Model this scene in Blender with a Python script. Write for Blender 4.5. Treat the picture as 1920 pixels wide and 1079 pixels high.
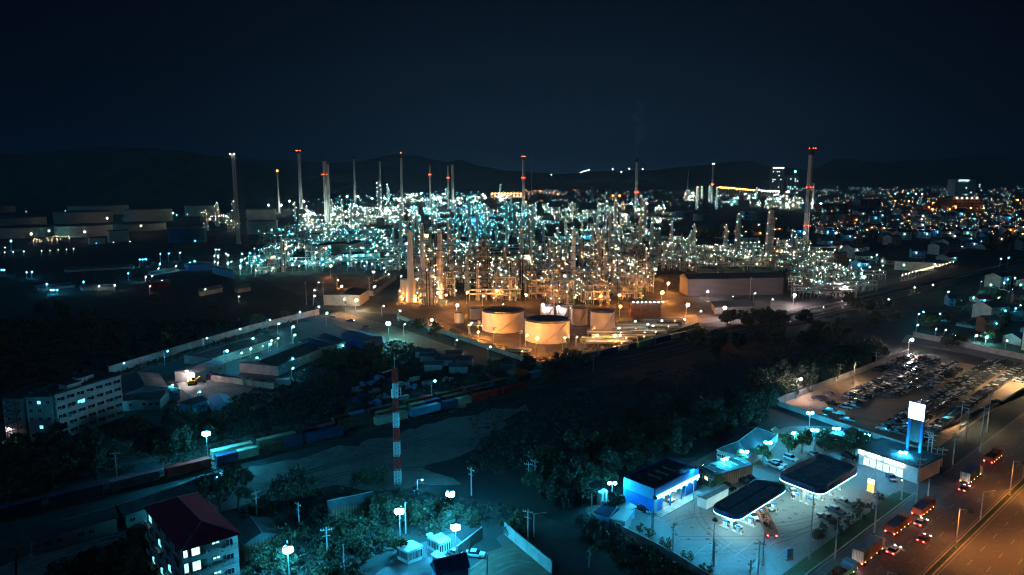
import bpy, math, random
from mathutils import Vector, Matrix
R = random.Random(11)
PI = math.pi
rad = math.radians
for c in list(bpy.data.objects): bpy.data.objects.remove(c)
SC = bpy.context.scene
COL = SC.collection

# ------------------------------------------------------------------ camera geometry (drone, 85 m up)
H, F, PITCH = 85.0, 1280.0, rad(8.95)
CP, SP = math.cos(PITCH), math.sin(PITCH)
def P(px, py, z=0.0):
    """ground point (or point at height z) seen at a pixel of the 1920 wide photograph"""
    u, v = (px-960)/F, (539.5-py)/F
    dy, dz = CP+v*SP, -SP+v*CP
    t = (H-z)/(-dz)
    return Vector((u*t, dy*t, z))
def HT(b, py):
    """height reaching pixel row py above ground point b"""
    v = (539.5-py)/F
    return H + b.y*(v*CP-SP)/(CP+v*SP)
def PX(p):
    h = p[2]-H; zc = p[1]*CP-h*SP
    return 960+F*p[0]/zc, 539.5-F*(p[1]*SP+h*CP)/zc
def inpoly(x, y, poly):
    c = False; n = len(poly)
    for i in range(n):
        x1, y1 = poly[i]; x2, y2 = poly[i-1]
        if (y1 > y) != (y2 > y) and x < (x2-x1)*(y-y1)/(y2-y1)+x1: c = not c
    return c
def rnd_in(poly, n, mind=0, seed=0, z=0):
    """random ground points inside a region given by pixels, evenly spread in the picture"""
    r = random.Random(seed); out = []; tries = 0
    xs = [p[0] for p in poly]; ys = [p[1] for p in poly]
    while len(out) < n and tries < n*60:
        tries += 1
        x, y = r.uniform(min(xs), max(xs)), r.uniform(min(ys), max(ys))
        if not inpoly(x, y, poly): continue
        p = P(x, y, z)
        if mind and any((p-q).length < mind for q in out): continue
        out.append(p)
    return out

# ------------------------------------------------------------------ materials
def mat(name, col, rough=.8, metal=0, var=.25, scale=.5, spec=.3, stripes=None):
    m = bpy.data.materials.new(name); m.use_nodes = True
    nt = m.node_tree; b = nt.nodes['Principled BSDF']
    b.inputs['Roughness'].default_value = rough; b.inputs['Metallic'].default_value = metal
    b.inputs['Specular IOR Level'].default_value = spec
    tc = nt.nodes.new('ShaderNodeTexCoord')
    no = nt.nodes.new('ShaderNodeTexNoise'); no.inputs['Scale'].default_value = scale; no.inputs['Detail'].default_value = 6
    nt.links.new(tc.outputs['Object'], no.inputs['Vector'])
    cr = nt.nodes.new('ShaderNodeValToRGB')
    a = [max(0, c*(1-var)) for c in col]; d = [min(1, c*(1+var)) for c in col]
    cr.color_ramp.elements[0].position = .32; cr.color_ramp.elements[1].position = .68
    cr.color_ramp.elements[0].color = (*a, 1); cr.color_ramp.elements[1].color = (*d, 1)
    nt.links.new(no.outputs['Fac'], cr.inputs['Fac'])
    out = cr.outputs['Color']
    if stripes:
        w = nt.nodes.new('ShaderNodeTexWave'); w.inputs['Scale'].default_value = stripes[0]; w.bands_direction = stripes[1]
        w.inputs['Distortion'].default_value = .3
        nt.links.new(tc.outputs['Object'], w.inputs['Vector'])
        mx = nt.nodes.new('ShaderNodeMix'); mx.data_type = 'RGBA'; mx.blend_type = 'MULTIPLY'
        mx.inputs[0].default_value = stripes[2]
        nt.links.new(out, mx.inputs[6]); nt.links.new(w.outputs['Color'], mx.inputs[7]); out = mx.outputs[2]
    nt.links.new(out, b.inputs['Base Color'])
    return m
def ground_mat(name, c1, c2, c3, s1, s2, rough=.9):
    """patchy ground: two scales of noise between three colours"""
    m = bpy.data.materials.new(name); m.use_nodes = True
    nt = m.node_tree; b = nt.nodes['Principled BSDF']; b.inputs['Roughness'].default_value = rough
    b.inputs['Specular IOR Level'].default_value = .2
    tc = nt.nodes.new('ShaderNodeTexCoord')
    def noise(s, d=8):
        n = nt.nodes.new('ShaderNodeTexNoise'); n.inputs['Scale'].default_value = s; n.inputs['Detail'].default_value = d
        n.inputs['Roughness'].default_value = .65
        nt.links.new(tc.outputs['Object'], n.inputs['Vector'])
        r = nt.nodes.new('ShaderNodeMapRange'); r.inputs[1].default_value = .4; r.inputs[2].default_value = .6
        nt.links.new(n.outputs['Fac'], r.inputs[0]); return r.outputs[0]
    def mixc(f, a, bb):
        x = nt.nodes.new('ShaderNodeMix'); x.data_type = 'RGBA'; nt.links.new(f, x.inputs[0])
        for i, v in ((6, a), (7, bb)):
            if isinstance(v, tuple): x.inputs[i].default_value = (*v, 1)
            else: nt.links.new(v, x.inputs[i])
        return x.outputs[2]
    o = mixc(noise(s2), c1, c2); o = mixc(noise(s1), o, c3)
    nt.links.new(o, b.inputs['Base Color'])
    bp = nt.nodes.new('ShaderNodeBump'); bp.inputs['Strength'].default_value = .4; bp.inputs['Distance'].default_value = .2
    n2 = nt.nodes.new('ShaderNodeTexNoise'); n2.inputs['Scale'].default_value = s2*6; nt.links.new(tc.outputs['Object'], n2.inputs['Vector'])
    nt.links.new(n2.outputs['Fac'], bp.inputs['Height']); nt.links.new(bp.outputs['Normal'], b.inputs['Normal'])
    return m
def em(name, col, s):
    m = bpy.data.materials.new(name); m.use_nodes = True; nt = m.node_tree; nt.nodes.clear()
    e = nt.nodes.new('ShaderNodeEmission'); e.inputs[0].default_value = (*col, 1); e.inputs[1].default_value = s
    o = nt.nodes.new('ShaderNodeOutputMaterial'); nt.links.new(e.outputs[0], o.inputs[0])
    return m
M = dict(
 white=mat('white_paint', (.72,.72,.70), .5, var=.08), offwhite=mat('plaster', (.55,.53,.48), .85, var=.15, scale=.3),
 pinkwall=mat('pale_render', (.50,.42,.38), .85, var=.12, scale=.3),
 grey=mat('grey_metal', (.30,.31,.31), .5, .3), steel=mat('galvanised_steel', (.38,.39,.38), .45, .5), dsteel=mat('dark_steel', (.10,.10,.10), .6, .3),
 concrete=mat('concrete', (.34,.33,.30), .9, var=.2, scale=.4), wallc=mat('boundary_wall_concrete', (.38,.37,.34), .9, var=.22, scale=.35),
 roofd=mat('dark_metal_roof', (.09,.11,.12), .9, 0, spec=.15, stripes=(1.2,'X',.5)), roofb=mat('blue_metal_roof', (.03,.07,.16), .85, 0, spec=.15),
 roofr=mat('maroon_tile_roof', (.34,.03,.055), .95, spec=.1), roofg=mat('grey_sheet_roof', (.16,.17,.18), .85, 0, spec=.15, stripes=(1.0,'X',.4)),
 blue=mat('blue_paint', (.02,.20,.62), .5, var=.1), cblue=mat('container_blue', (.03,.07,.14), .65, var=.2), cyan=mat('pale_blue_paint', (.10,.42,.65), .5, var=.1),
 red=mat('red_paint', (.62,.03,.02), .5, var=.15), orange=mat('orange_paint', (.30,.07,.03), .6, var=.25), brown=mat('brown_cladding', (.25,.12,.08), .8, stripes=(.5,'X',.6)),
 pink=mat('rose_paint', (.42,.13,.17), .6), cream=mat('cream_paint', (.55,.50,.34), .6), green=mat('green_paint', (.06,.22,.12), .6), navy=mat('navy_paint', (.02,.06,.18), .6),
 rust=mat('rust', (.16,.06,.03), .9, var=.4, scale=1.5), tankw=mat('tank_paint', (.58,.53,.46), .6, var=.12, scale=.25),
 tankg=mat('green_tank_tone', (.16,.30,.18), .6, var=.12), tankb=mat('blue_tank_paint', (.03,.16,.30), .6, var=.12), tankroof=mat('tank_roof_paint', (.10,.10,.11), .6, var=.25, scale=.2),
 glass=mat('dark_glass', (.02,.03,.04), .12, 0, var=.1, spec=.8), tyre=mat('tyre_rubber', (.02,.02,.02), .9), bark=mat('bark', (.13,.09,.06), .95, var=.35, scale=2),
 leafa=mat('leaf_green', (.07,.085,.05), .7, var=.5, scale=.35), leafb=mat('leaf_dark', (.05,.065,.045), .7, var=.5, scale=.35), leafc=mat('leaf_olive', (.10,.11,.04), .7, var=.4, scale=.35), leafd=mat('dry_brush', (.10,.07,.045), .8, var=.4, scale=.5),
 pole=mat('pole_concrete', (.42,.41,.38), .85, var=.15), stack=mat('stack_paint', (.62,.58,.54), .7, var=.12, scale=.08), stackd=mat('stack_soot', (.05,.05,.05), .8),
 brickred=mat('brick_cladding', (.26,.09,.06), .85, var=.2), canopy=mat('canopy_deck', (.34,.54,.56), .6, 0, stripes=(.9,'X',.45)),
 dgrey=mat('grey_cladding', (.13,.12,.13), .8, var=.08, scale=.05, stripes=(.35,'Z',.35)), mark=mat('road_marking', (.24,.24,.22), .7, var=.15), ballast=mat('ballast', (.13,.115,.10), .95, var=.4, scale=2), rail=mat('rail_steel', (.20,.17,.15), .4, .8),
)
for k, c in dict(white=(.65,.65,.65), silver=(.35,.36,.37), black=(.02,.02,.022), grey=(.12,.12,.13), red=(.35,.03,.03), navy=(.02,.04,.12)).items():
    M['car_'+k] = mat('car_paint_'+k, c, .25, .1, var=.03, spec=.6)
LC = dict(cyan=(.035,.53,.92), teal=(.18,.90,.88), white=(.72,1.0,.90), warm=(1.0,.74,.40), orange=(1.0,.34,.065), pinkw=(1.0,.80,.80))
E = {}
for k, (s0, s1, s2) in dict(cyan=(30,650,340), teal=(24,600,380), white=(20,260,300), warm=(20,260,1100), orange=(26,300,900), pinkw=(30,320,750)).items():
    E[k] = em(k+'_lamp', LC[k], s0); E[k+'M'] = em(k+'_street_lamp', LC[k], s1); E[k+'X'] = em(k+'_floodlight', LC[k], s2); E[k+'B'] = em(k+'_bright_lamp', LC[k], 300); E[k+'T'] = em(k+'_high_power_floodlight', LC[k], 4200 if k == 'orange' else 3400); E[k+'D'] = em(k+'_downlight', LC[k], 950 if k == 'orange' else 1500)
E.update(red=em('red_beacon', (1.0,.06,.02), 22), green=em('green_lamp', (.25,1.0,.45), 40),
 win=em('lit_window', (.20,.80,.90), 1.3), winw=em('lit_window_white', (.50,1.0,.98), 1.5), winy=em('lit_window_warm', (1.0,.62,.30), 1.3),
 sign=em('lit_sign_white', (.80,1.0,1.0), 4.5), signo=em('lit_sign_orange', (1.0,.22,.05), 3), panel=em('canopy_light_panel', (.55,1.0,.98), 62), strip=em('shop_light_strip', (.25,.85,1.0), 12),
 tail=em('tail_lamp_red', (1.0,.04,.02), 30), head=em('head_lamp', (1.0,.85,.65), 70), flare=em('flare_flame', (1.0,.20,.03), 9), shopin=em('shop_interior_light', (.55,1.0,.98), 95),
 glint=em('small_white_lamp', (.85,1.0,1.0), 22), city=em('city_lamp', (.45,.85,1.0), 8), cityo=em('city_sodium_lamp', (1.0,.36,.10), 16), cityt=em('city_teal_lamp', (.12,.85,.85), 11))
# ------------------------------------------------------------------ mesh builder
class MB:
    def __init__(s): s.v = []; s.f = []; s.m = []; s.k = 0; s.mats = []
    def use(s, m):
        if m not in s.mats: s.mats.append(m)
        s.k = s.mats.index(m); return s
    def add(s, vs, fs):
        o = len(s.v); s.v += [tuple(v) for v in vs]; s.f += [tuple(i+o for i in f) for f in fs]; s.m += [s.k]*len(fs); return s
    def box(s, c, d, rz=0):
        x, y, z = c; a, b, h = d[0]/2, d[1]/2, d[2]; ca, sa = math.cos(rz), math.sin(rz)   # c = centre of the base
        vs = [(x+i*a*ca-j*b*sa, y+i*a*sa+j*b*ca, z+k*h) for k in (0,1) for i, j in ((-1,-1),(1,-1),(1,1),(-1,1))]
        return s.add(vs, [(3,2,1,0),(4,5,6,7),(0,1,5,4),(1,2,6,5),(2,3,7,6),(3,0,4,7)])
    def prism(s, poly, z0, z1, top=True, bot=True):
        n = len(poly); vs = [(p[0],p[1],z0) for p in poly]+[(p[0],p[1],z1) for p in poly]
        area = sum(poly[i-1][0]*poly[i][1]-poly[i][0]*poly[i-1][1] for i in range(n))
        fs = [(i, (i+1)%n, (i+1)%n+n, i+n) for i in range(n)]
        if area < 0: fs = [f[::-1] for f in fs]
        if top: fs.append(tuple(range(n, 2*n)) if area > 0 else tuple(range(2*n-1, n-1, -1)))
        if bot: fs.append(tuple(range(n-1, -1, -1)) if area > 0 else tuple(range(n)))
        return s.add(vs, fs)
    def cyl(s, c, r, h, n=12, r2=None, cap=True):
        r2 = r if r2 is None else r2; x, y, z = c
        vs = [(x+r*math.cos(2*PI*i/n), y+r*math.sin(2*PI*i/n), z) for i in range(n)]+[(x+r2*math.cos(2*PI*i/n), y+r2*math.sin(2*PI*i/n), z+h) for i in range(n)]
        fs = [(i, (i+1)%n, (i+1)%n+n, i+n) for i in range(n)]
        if cap: fs += [tuple(range(n-1,-1,-1)), tuple(range(n, 2*n))]
        return s.add(vs, fs)
    def tube(s, a, b, r, n=6, r2=None):
        a, b = Vector(a), Vector(b); d = (b-a); L = d.length
        if L < 1e-6: return s
        q = d.to_track_quat('Z', 'Y'); r2 = r if r2 is None else r2
        vs = [a+q@Vector((r*math.cos(2*PI*i/n), r*math.sin(2*PI*i/n), 0)) for i in range(n)]+[a+q@Vector((r2*math.cos(2*PI*i/n), r2*math.sin(2*PI*i/n), L)) for i in range(n)]
        return s.add(vs, [(i, (i+1)%n, (i+1)%n+n, i+n) for i in range(n)]+[tuple(range(n-1,-1,-1)), tuple(range(n,2*n))])
    def dome(s, c, r, hh, n=12, k=3):
        x, y, z = c; vs = []; fs = []
        for j in range(k):
            t = PI/2*j/k
            vs += [(x+r*math.cos(t)*math.cos(2*PI*i/n), y+r*math.cos(t)*math.sin(2*PI*i/n), z+hh*math.sin(t)) for i in range(n)]
        vs.append((x, y, z+hh))
        for j in range(k-1): fs += [(j*n+i, j*n+(i+1)%n, (j+1)*n+(i+1)%n, (j+1)*n+i) for i in range(n)]
        fs += [((k-1)*n+i, (k-1)*n+(i+1)%n, k*n) for i in range(n)]
        return s.add(vs, fs)
    def ball(s, c, r, sz=1):
        t = (1+5**.5)/2; k = r/math.sqrt(1+t*t)
        vs = [(-1,t,0),(1,t,0),(-1,-t,0),(1,-t,0),(0,-1,t),(0,1,t),(0,-1,-t),(0,1,-t),(t,0,-1),(t,0,1),(-t,0,-1),(-t,0,1)]
        fs = [(0,11,5),(0,5,1),(0,1,7),(0,7,10),(0,10,11),(1,5,9),(5,11,4),(11,10,2),(10,7,6),(7,1,8),(3,9,4),(3,4,2),(3,2,6),(3,6,8),(3,8,9),(4,9,5),(2,4,11),(6,2,10),(8,6,7),(9,8,1)]
        return s.add([(c[0]+v[0]*k, c[1]+v[1]*k, c[2]+v[2]*k*sz) for v in vs], fs)
    def quad(s, a, b, c, d): return s.add([a,b,c,d], [(0,1,2,3)])
    def mesh(s, name, smooth=False):
        me = bpy.data.meshes.new(name); me.from_pydata(s.v, [], s.f)
        for m in s.mats: me.materials.append(m)
        if len(s.mats) > 1: me.polygons.foreach_set('material_index', s.m)
        if smooth: me.polygons.foreach_set('use_smooth', [True]*len(s.f))
        me.update(); return me
def ob(name, data, parent=None, loc=(0,0,0), rz=0, sc=None):
    o = bpy.data.objects.new(name, data); COL.objects.link(o)
    o.location = loc; o.rotation_euler = (0,0,rz)
    if sc: o.scale = sc if isinstance(sc, (tuple, list)) else (sc,sc,sc)
    if parent: o.parent = parent
    return o
def tag(o, label=None, cat=None, group=None, kind=None):
    for k, v in (('label', label), ('category', cat), ('group', group), ('kind', kind)):
        if v: o[k] = v
    return o
AUTO = []   # (object, look) whose label is completed from the landmark beside it
LM = []     # (phrase, x, y)
def lm(phrase, p): LM.append((phrase, p[0], p[1]))
def thing(name, label, cat, loc=(0,0,0), rz=0, group=None, data=None, auto=False, sc=None):
    o = ob(name, data, None, loc, rz, sc); tag(o, None if auto else label, cat, group)
    if auto: AUTO.append((o, label))
    return o
def copy_tree(o, parent=None):
    c = o.copy(); COL.objects.link(c); c.parent = parent
    if o.name in KIDS:
        for ch in KIDS[o.name]: copy_tree(ch, c)
    return c
KIDS = {}
def proto_kids(o):
    """remember the children of a prototype once, so that copies need no search"""
    KIDS[o.name] = [c for c in bpy.data.objects if c.parent == o]
    for c in KIDS[o.name]:
        k = [x for x in bpy.data.objects if x.parent == c]
        if k: KIDS[c.name] = k
def inst(proto, first, loc, rz=0, sc=None, label=None, group=None, auto=True, cat=None):
    """place a prototype: the first time the prototype itself, afterwards copies of it and of its parts"""
    o = proto if proto.name not in first else copy_tree(proto); first.add(proto.name)
    o.location = loc; o.rotation_euler = (0,0,rz)
    if sc: o.scale = sc if isinstance(sc, (tuple, list)) else (sc,sc,sc)
    if group: o['group'] = group
    if cat: o['category'] = cat
    if label:
        if auto: AUTO.append((o, label))
        else: o['label'] = label
    return o
USED = set()
def struct(name, mb, mats=None):
    return tag(ob(name, mb.mesh(name)), kind='structure')
_bulbs = {}
def bulb(kind, r):
    k = (kind, round(r, 2))
    if k not in _bulbs: _bulbs[k] = MB().use(E[kind]).ball((0,0,0), r).mesh('lamp_'+kind)
    return _bulbs[k]
def heading(a, b): return math.atan2(b[1]-a[1], b[0]-a[0])

# ------------------------------------------------------------------ ground, roads and yards
def sheet(name, px, z, m, world=False, rough=0):
    poly = px if world else [P(*p) for p in px]
    if rough:   # worn, irregular outline
        rj = random.Random(len(name)); out = []
        for i in range(len(poly)):
            a, b = poly[i], poly[(i+1)%len(poly)]; n_ = max(1, int((b-a).length/4))
            for k in range(n_): out.append(a.lerp(b, k/n_)+Vector((rj.uniform(-rough,rough), rj.uniform(-rough,rough), 0)))
        poly = out
    return struct(name, MB().use(m).prism([(p[0],p[1]) for p in poly], z-.3, z, bot=False))
G_main = ground_mat('dark_ground', (.035,.05,.05), (.07,.075,.07), (.045,.06,.06), .012, .11)
G_dirt = ground_mat('dirt', (.27,.26,.23), (.16,.15,.135), (.31,.29,.25), .03, .35)
G_lot = ground_mat('lot_dirt', (.30,.20,.15), (.20,.14,.10), (.34,.24,.17), .03, .3)
G_conc = ground_mat('station_concrete', (.145,.15,.155), (.105,.11,.115), (.17,.175,.175), .06, .9, .6)
G_asph = ground_mat('asphalt', (.085,.085,.085), (.125,.12,.115), (.10,.095,.09), .05, .8, .7)
G_plant = ground_mat('plant_paving', (.085,.08,.07), (.15,.14,.125), (.06,.06,.055), .035, .22)
G_grass = ground_mat('grass_verge', (.04,.075,.03), (.06,.08,.035), (.03,.05,.03), .1, 1.2)
g = MB().use(G_main)
xs = [-9000,-3000,-1200,-400,0,400,1200,3000,9000]; ys = [-300,150,600,1300,2600,5000,9000,14000]
for i in range(8):
    for j in range(7): g.quad((xs[i],ys[j],0),(xs[i+1],ys[j],0),(xs[i+1],ys[j+1],0),(xs[i],ys[j+1],0))
struct('ground', g)
sheet('refinery_ground', [(600,572),(745,585),(1020,682),(1160,652),(1300,600),(1440,585),(1570,558),(1700,520),(1560,440),(1500,400),(1000,380),(560,382),(370,400),(300,500),(480,520)], .04, G_plant)
sheet('gas_station_forecourt', [(1113,962),(1165,935),(1215,905),(1290,870),(1345,850),(1500,835),(1600,842),(1740,880),(1690,915),(1660,935),(1500,1085),(1380,1085),(1330,1079)], .05, G_conc)
sheet('station_plaza', [(1300,868),(1360,835),(1480,800),(1620,800),(1740,850),(1700,872),(1560,845),(1420,880),(1330,915)], .08, mat('terracotta_paving', (.22,.16,.13), .8, var=.2, scale=1))
sheet('entry_apron', [(1690,914),(1745,882),(1800,912),(1762,942),(1663,922)], .09, G_conc)
sheet('car_lot_ground', [(1455,757),(1702,664),(1990,712),(1990,690),(1900,745),(1760,838),(1700,838),(1560,795)], .05, G_lot)
sheet('dirt_yard', [(400,960),(330,905),(500,872),(620,845),(745,812),(900,772),(990,762),(870,850),(800,880),(860,905),(760,918),(640,915),(520,935)], .04, G_dirt, rough=2.2)
sheet('unpaved_lane', [(0,1090),(0,1062),(60,1040),(130,1012),(210,990),(290,985),(280,1000),(180,1030),(60,1090)], .05, G_dirt, rough=.8)
sheet('brown_yard', [(868,1090),(905,1040),(985,1000),(1050,1085),(1060,1100),(868,1100)], .05, mat('brown_dirt', (.16,.10,.07), .9, var=.25, scale=.2), rough=1)
sheet('cabin_yard_paving', [(680,1100),(745,1040),(790,1018),(850,1000),(880,1030),(868,1100)], .06, G_conc)
sheet('machine_yard', [(330,720),(395,700),(560,730),(470,770),(380,762)], .05, G_dirt, rough=1)
sheet('warehouse_yard', [(330,720),(520,620),(590,594),(690,640),(560,730),(420,715)], .04, G_asph)
sheet('junction_road', [(590,592),(640,586),(745,614),(880,662),(860,672),(740,638),(720,632),(640,604)], .07, mat('worn_road', (.19,.16,.13), .85, var=.15, scale=.2))
sheet('yard_lane', [(590,594),(640,600),(730,632),(640,662),(590,690),(560,700),(640,650),(690,636)], .065, G_asph)
sheet('perimeter_road', [(590,580),(745,590),(1015,688),(1165,655),(1310,608),(1450,590),(1580,560),(1800,498),(1790,494),(1560,552),(1440,580),(1300,600),(1160,645),(1020,676),(760,580),(600,572)], .08, G_asph)
sheet('fence_road', [(0,800),(210,716),(470,632),(590,594),(600,588),(500,612),(330,664),(190,714)], .05, G_asph)
sheet('canal_road', [(1000,1100),(930,1010),(1000,960),(1060,985),(1180,1030),(1300,1110)], .04, G_asph)
sheet('station_back_lane', [(1095,925),(1130,955),(1215,1010),(1330,1090),(1290,1100),(1190,1030),(1110,975),(1085,940)], .06, mat('sandy_lane', (.17,.15,.12), .9, var=.2, scale=.4))
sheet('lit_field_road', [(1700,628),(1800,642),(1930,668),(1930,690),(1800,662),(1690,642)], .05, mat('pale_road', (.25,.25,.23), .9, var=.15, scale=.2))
# railway: straight line through two points of the photograph, three tracks
ra, rb = P(110,955), P(1300,657); RD = (rb-ra).normalized(); RN = Vector((-RD.y, RD.x, 0))
def rail_pt(s, off, z=0): return ra+RD*s+RN*off+Vector((0,0,z))
L0, L1 = -120, 1900
def strip(o, w, z0, z1, m, mb):
    a, b, c, d = rail_pt(L0,o-w/2), rail_pt(L1,o-w/2), rail_pt(L1,o+w/2), rail_pt(L0,o+w/2)
    mb.use(m).prism([(q.x,q.y) for q in (a,b,c,d)], z0, z1, bot=False)
TR = [1.6, 6.4, 11.2, 20]
mb = MB()
for o in TR: strip(o, 3.6, -.2, .3, M['ballast'], mb)
struct('railway_trackbed', mb)
mb = MB()
for o in TR:
    for d in (-.72, .72): strip(o+d, .16, .3, .46, M['rail'], mb)
struct('railway_rails', mb)
# highway
ha, hb = P(1743,1076), P(1920,903); HD = (hb-ha).normalized(); HN = Vector((-HD.y, HD.x, 0))
def hw(s, off, z=0): return ha+HD*s+HN*off+Vector((0,0,z))
def hstrip(mb, o0, o1, z0, z1, s0=-80, s1=420):
    mb.prism([(q.x,q.y) for q in (hw(s0,o1),hw(s1,o1),hw(s1,o0),hw(s0,o0))], z0, z1, bot=False)
mb = MB().use(G_asph); hstrip(mb, -15, -.8, -.2, .06); hstrip(mb, .8, 17, -.2, .06); struct('highway', mb)
mb = MB().use(mat('median_kerb', (.36,.30,.24), .85, var=.2)); hstrip(mb, -.8, -.5, -.2, .22); hstrip(mb, .5, .8, -.2, .22); hstrip(mb, 17, 17.35, -.2, .2, -80, 40); hstrip(mb, -15.35, -15, -.2, .2); struct('kerb', mb)
mb = MB().use(G_grass); hstrip(mb, -.5, .5, -.2, .18); hstrip(mb, 17.35, 20.5, -.2, .16, -80, 38); struct('grass_verge', mb)
mb = MB().use(M['mark'])
for o in (-11.4, -7.8, -4.2, 4.4, 8.0, 11.6):
    for s in range(-80, 420, 9): hstrip(mb, o-.08, o+.08, .061, .066, s, s+3.2)
for o in (-14.6, -1.3, 1.3, 16.5): hstrip(mb, o-.07, o+.07, .061, .066)
struct('road_markings', mb)
tag(struct('guard_rail', MB()) , kind='structure') if False else None
NIGHT_FILL, EXPO, HAZE = 0.16, 0.5, 0.65e-4
# ------------------------------------------------------------------ prototypes
_pc = {}
def cached(k, f):
    if k not in _pc: _pc[k] = f()
    return _pc[k]
def lamp_post(p, h, kind, r=.4, look=None, group='street lamps', arm=1.5, rz=None, heads=1, auto=True, cat='street lamp', down=False):
    """pole, arm(s), lamp housing and the luminous globe/lens under it"""
    dd = math.hypot(p[0],p[1])
    if kind+'X' in E and ((r >= .4 and dd < 430) or (r >= .5 and kind in ('orange','pinkw','warm') and dd < 760)): kind += 'X'
    elif kind+'M' in E and dd < 900 and kind[-1] not in 'TB': kind += 'M'; r = min(r, .2)
    elif dd >= 900: r *= .55
    h = round(h*2)/2; rz = R.uniform(-.6,.6) if rz is None else rz
    t = thing({'floodlight mast':'floodlight_mast','floodlight':'floodlight'}.get(cat,'street_lamp') if 'edge' not in group and 'below the tank' not in group and 'left district' not in group else 'yard_lamp', look or 'lamp on a tall grey pole', cat, (p[0],p[1],0), rz, group, auto=auto)
    def mp():
        m = MB().use(M['pole']); m.cyl((0,0,0), .13+h*.006, h, 8, .09)
        m.cyl((0,0,0), .3, .35, 8)
        for i in range(heads):
            a = 2*PI*i/heads
            if arm: m.tube((0,0,h-.15), (arm*math.cos(a), arm*math.sin(a), h+.25), .07, 5)
        return m.mesh('lamp_pole')
    def mh():
        m = MB().use(M['dsteel']); m.box((0,0,0), (1.0,.5,.2)); m.box((-.1,0,.2), (.5,.3,.12)); return m.mesh('lamp_housing')
    ob('pole', cached(('lp',h,heads,arm), mp), t)
    for i in range(heads):
        a = 2*PI*i/heads; x, y = arm*math.cos(a), arm*math.sin(a)
        ob('lamp_housing', cached('lh', mh), t, (x,y,h+.25), a)
        if down:
            ob('lamp', cached(('ld',kind,r), lambda: MB().use(E[kind]).cyl((0,0,-.12), r, .1, 10).mesh('lamp_lens')), t, (x,y,h+.22))
            ob('lamp_hood', cached(('hood',r), lambda: MB().use(M['dsteel']).cyl((0,0,-.3), r+.22, .34, 12, cap=False).cyl((0,0,.04), r+.22, .1, 12).mesh('lamp_hood')), t, (x,y,h+.22))
        else: ob('lamp', bulb(kind, r), t, (x,y,h+.25-r*.85))
    if kind == 'orangeT':   # added shield: half shell keeping orange light off the near ground
        def mr():
            m = MB().use(M['steel']); k = 10; q = 1.0
            vs = [(q*math.cos(PI+PI*i/k), q*math.sin(PI+PI*i/k), z_) for z_ in (-.9,.9) for i in range(k+1)]
            m.add(vs, [(i,i+1,i+k+2,i+k+1) for i in range(k)]); m.add([v for v in vs[k+1:]], [tuple(range(k+1))]); return m.mesh('light_shield')
        ob('light_shield', cached('refl', mr), t, (arm,0,h+.25-r*.85), -rz)
    return t
def util_pole(p, h, look='grey concrete utility pole', cross=True, rz=0, label=None):
    t = thing('utility_pole', label or look, 'utility pole', (p[0],p[1],0), rz, 'utility poles', auto=label is None)
    h = round(h)
    ob('shaft', cached(('up',h), lambda: MB().use(M['pole']).cyl((0,0,0), .22, h, 8, .13).mesh('pole_shaft')), t)
    if cross:
        def f():
            m = MB().use(M['pole']); m.box((0,0,0), (2.6,.16,.16)); m.box((0,0,-1.4), (1.8,.14,.14)); m.box((0,.09,-1.6), (.2,.2,2.0))
            m.use(M['white'])
            for x in (-1.2,-.6,.6,1.2): m.cyl((x,0,.16), .07, .28, 6)
            return m.mesh('crossarm')
        ob('crossarm', cached('xa', f), t, (0,-.2,h-.7))
    return t
# --- trees
def tree_mesh(seed, h, w, n, leaf, trunk=.3, base=.28, kind='round'):
    r = random.Random(seed); tr = MB().use(M['bark']); th = h*base
    lean = (r.uniform(-.4,.4), r.uniform(-.4,.4))
    top = Vector((lean[0], lean[1], h*.55))
    tr.tube((0,0,0), (lean[0]*.5,lean[1]*.5,th), h*.028, 7, h*.02); tr.tube((lean[0]*.5,lean[1]*.5,th), top, h*.02, 6, h*.008)
    clumps = []
    nc = r.randint(9,14)
    for i in range(nc):
        a = 2*PI*i/nc+r.uniform(-.5,.5); q = r.uniform(.25,.95)**.6; zz = r.uniform(base+.08, .93)
        env = math.sqrt(max(.05, 1-((zz-.6)/.45)**2)) if kind == 'round' else (1.05-zz)
        if kind == 'flat': env = 1.25 if zz > .55 else .5
        c = Vector((math.cos(a)*q*w*.5*env+lean[0], math.sin(a)*q*w*.5*env+lean[1], h*zz*(.9 if kind=='flat' else 1)))
        clumps.append((c, r.uniform(.14,.24)*w))
        tr.tube((lean[0]*.5,lean[1]*.5,th*r.uniform(.8,1.4)), c, h*.011, 5, h*.004)
    cr = MB(); mats = [M[leaf], M['leafc'] if leaf != 'leafd' else M['leafb']]
    for m in mats: cr.use(m)
    for i in range(n):
        c, s = clumps[r.randrange(len(clumps))]
        d = Vector((r.gauss(0,1), r.gauss(0,1), r.gauss(0,.75))); d = d.normalized()*s*(r.random()**.4)
        p = c+d; k = r.uniform(.22,.5)*(h/9)**.5
        q = Vector((r.gauss(0,1),r.gauss(0,1),r.gauss(0,1))).normalized(); u = q.orthogonal().normalized()*k; v = q.cross(u).normalized()*k*r.uniform(.5,1)
        cr.k = 0 if r.random() < .8 else 1
        cr.add([p-u-v, p+u-v*.4, p+u*.7+v, p-u*.6+v*.8], [(0,1,2,3)])
    return tr.mesh('trunk'), cr.mesh('crown')
TREES = {}
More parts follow.
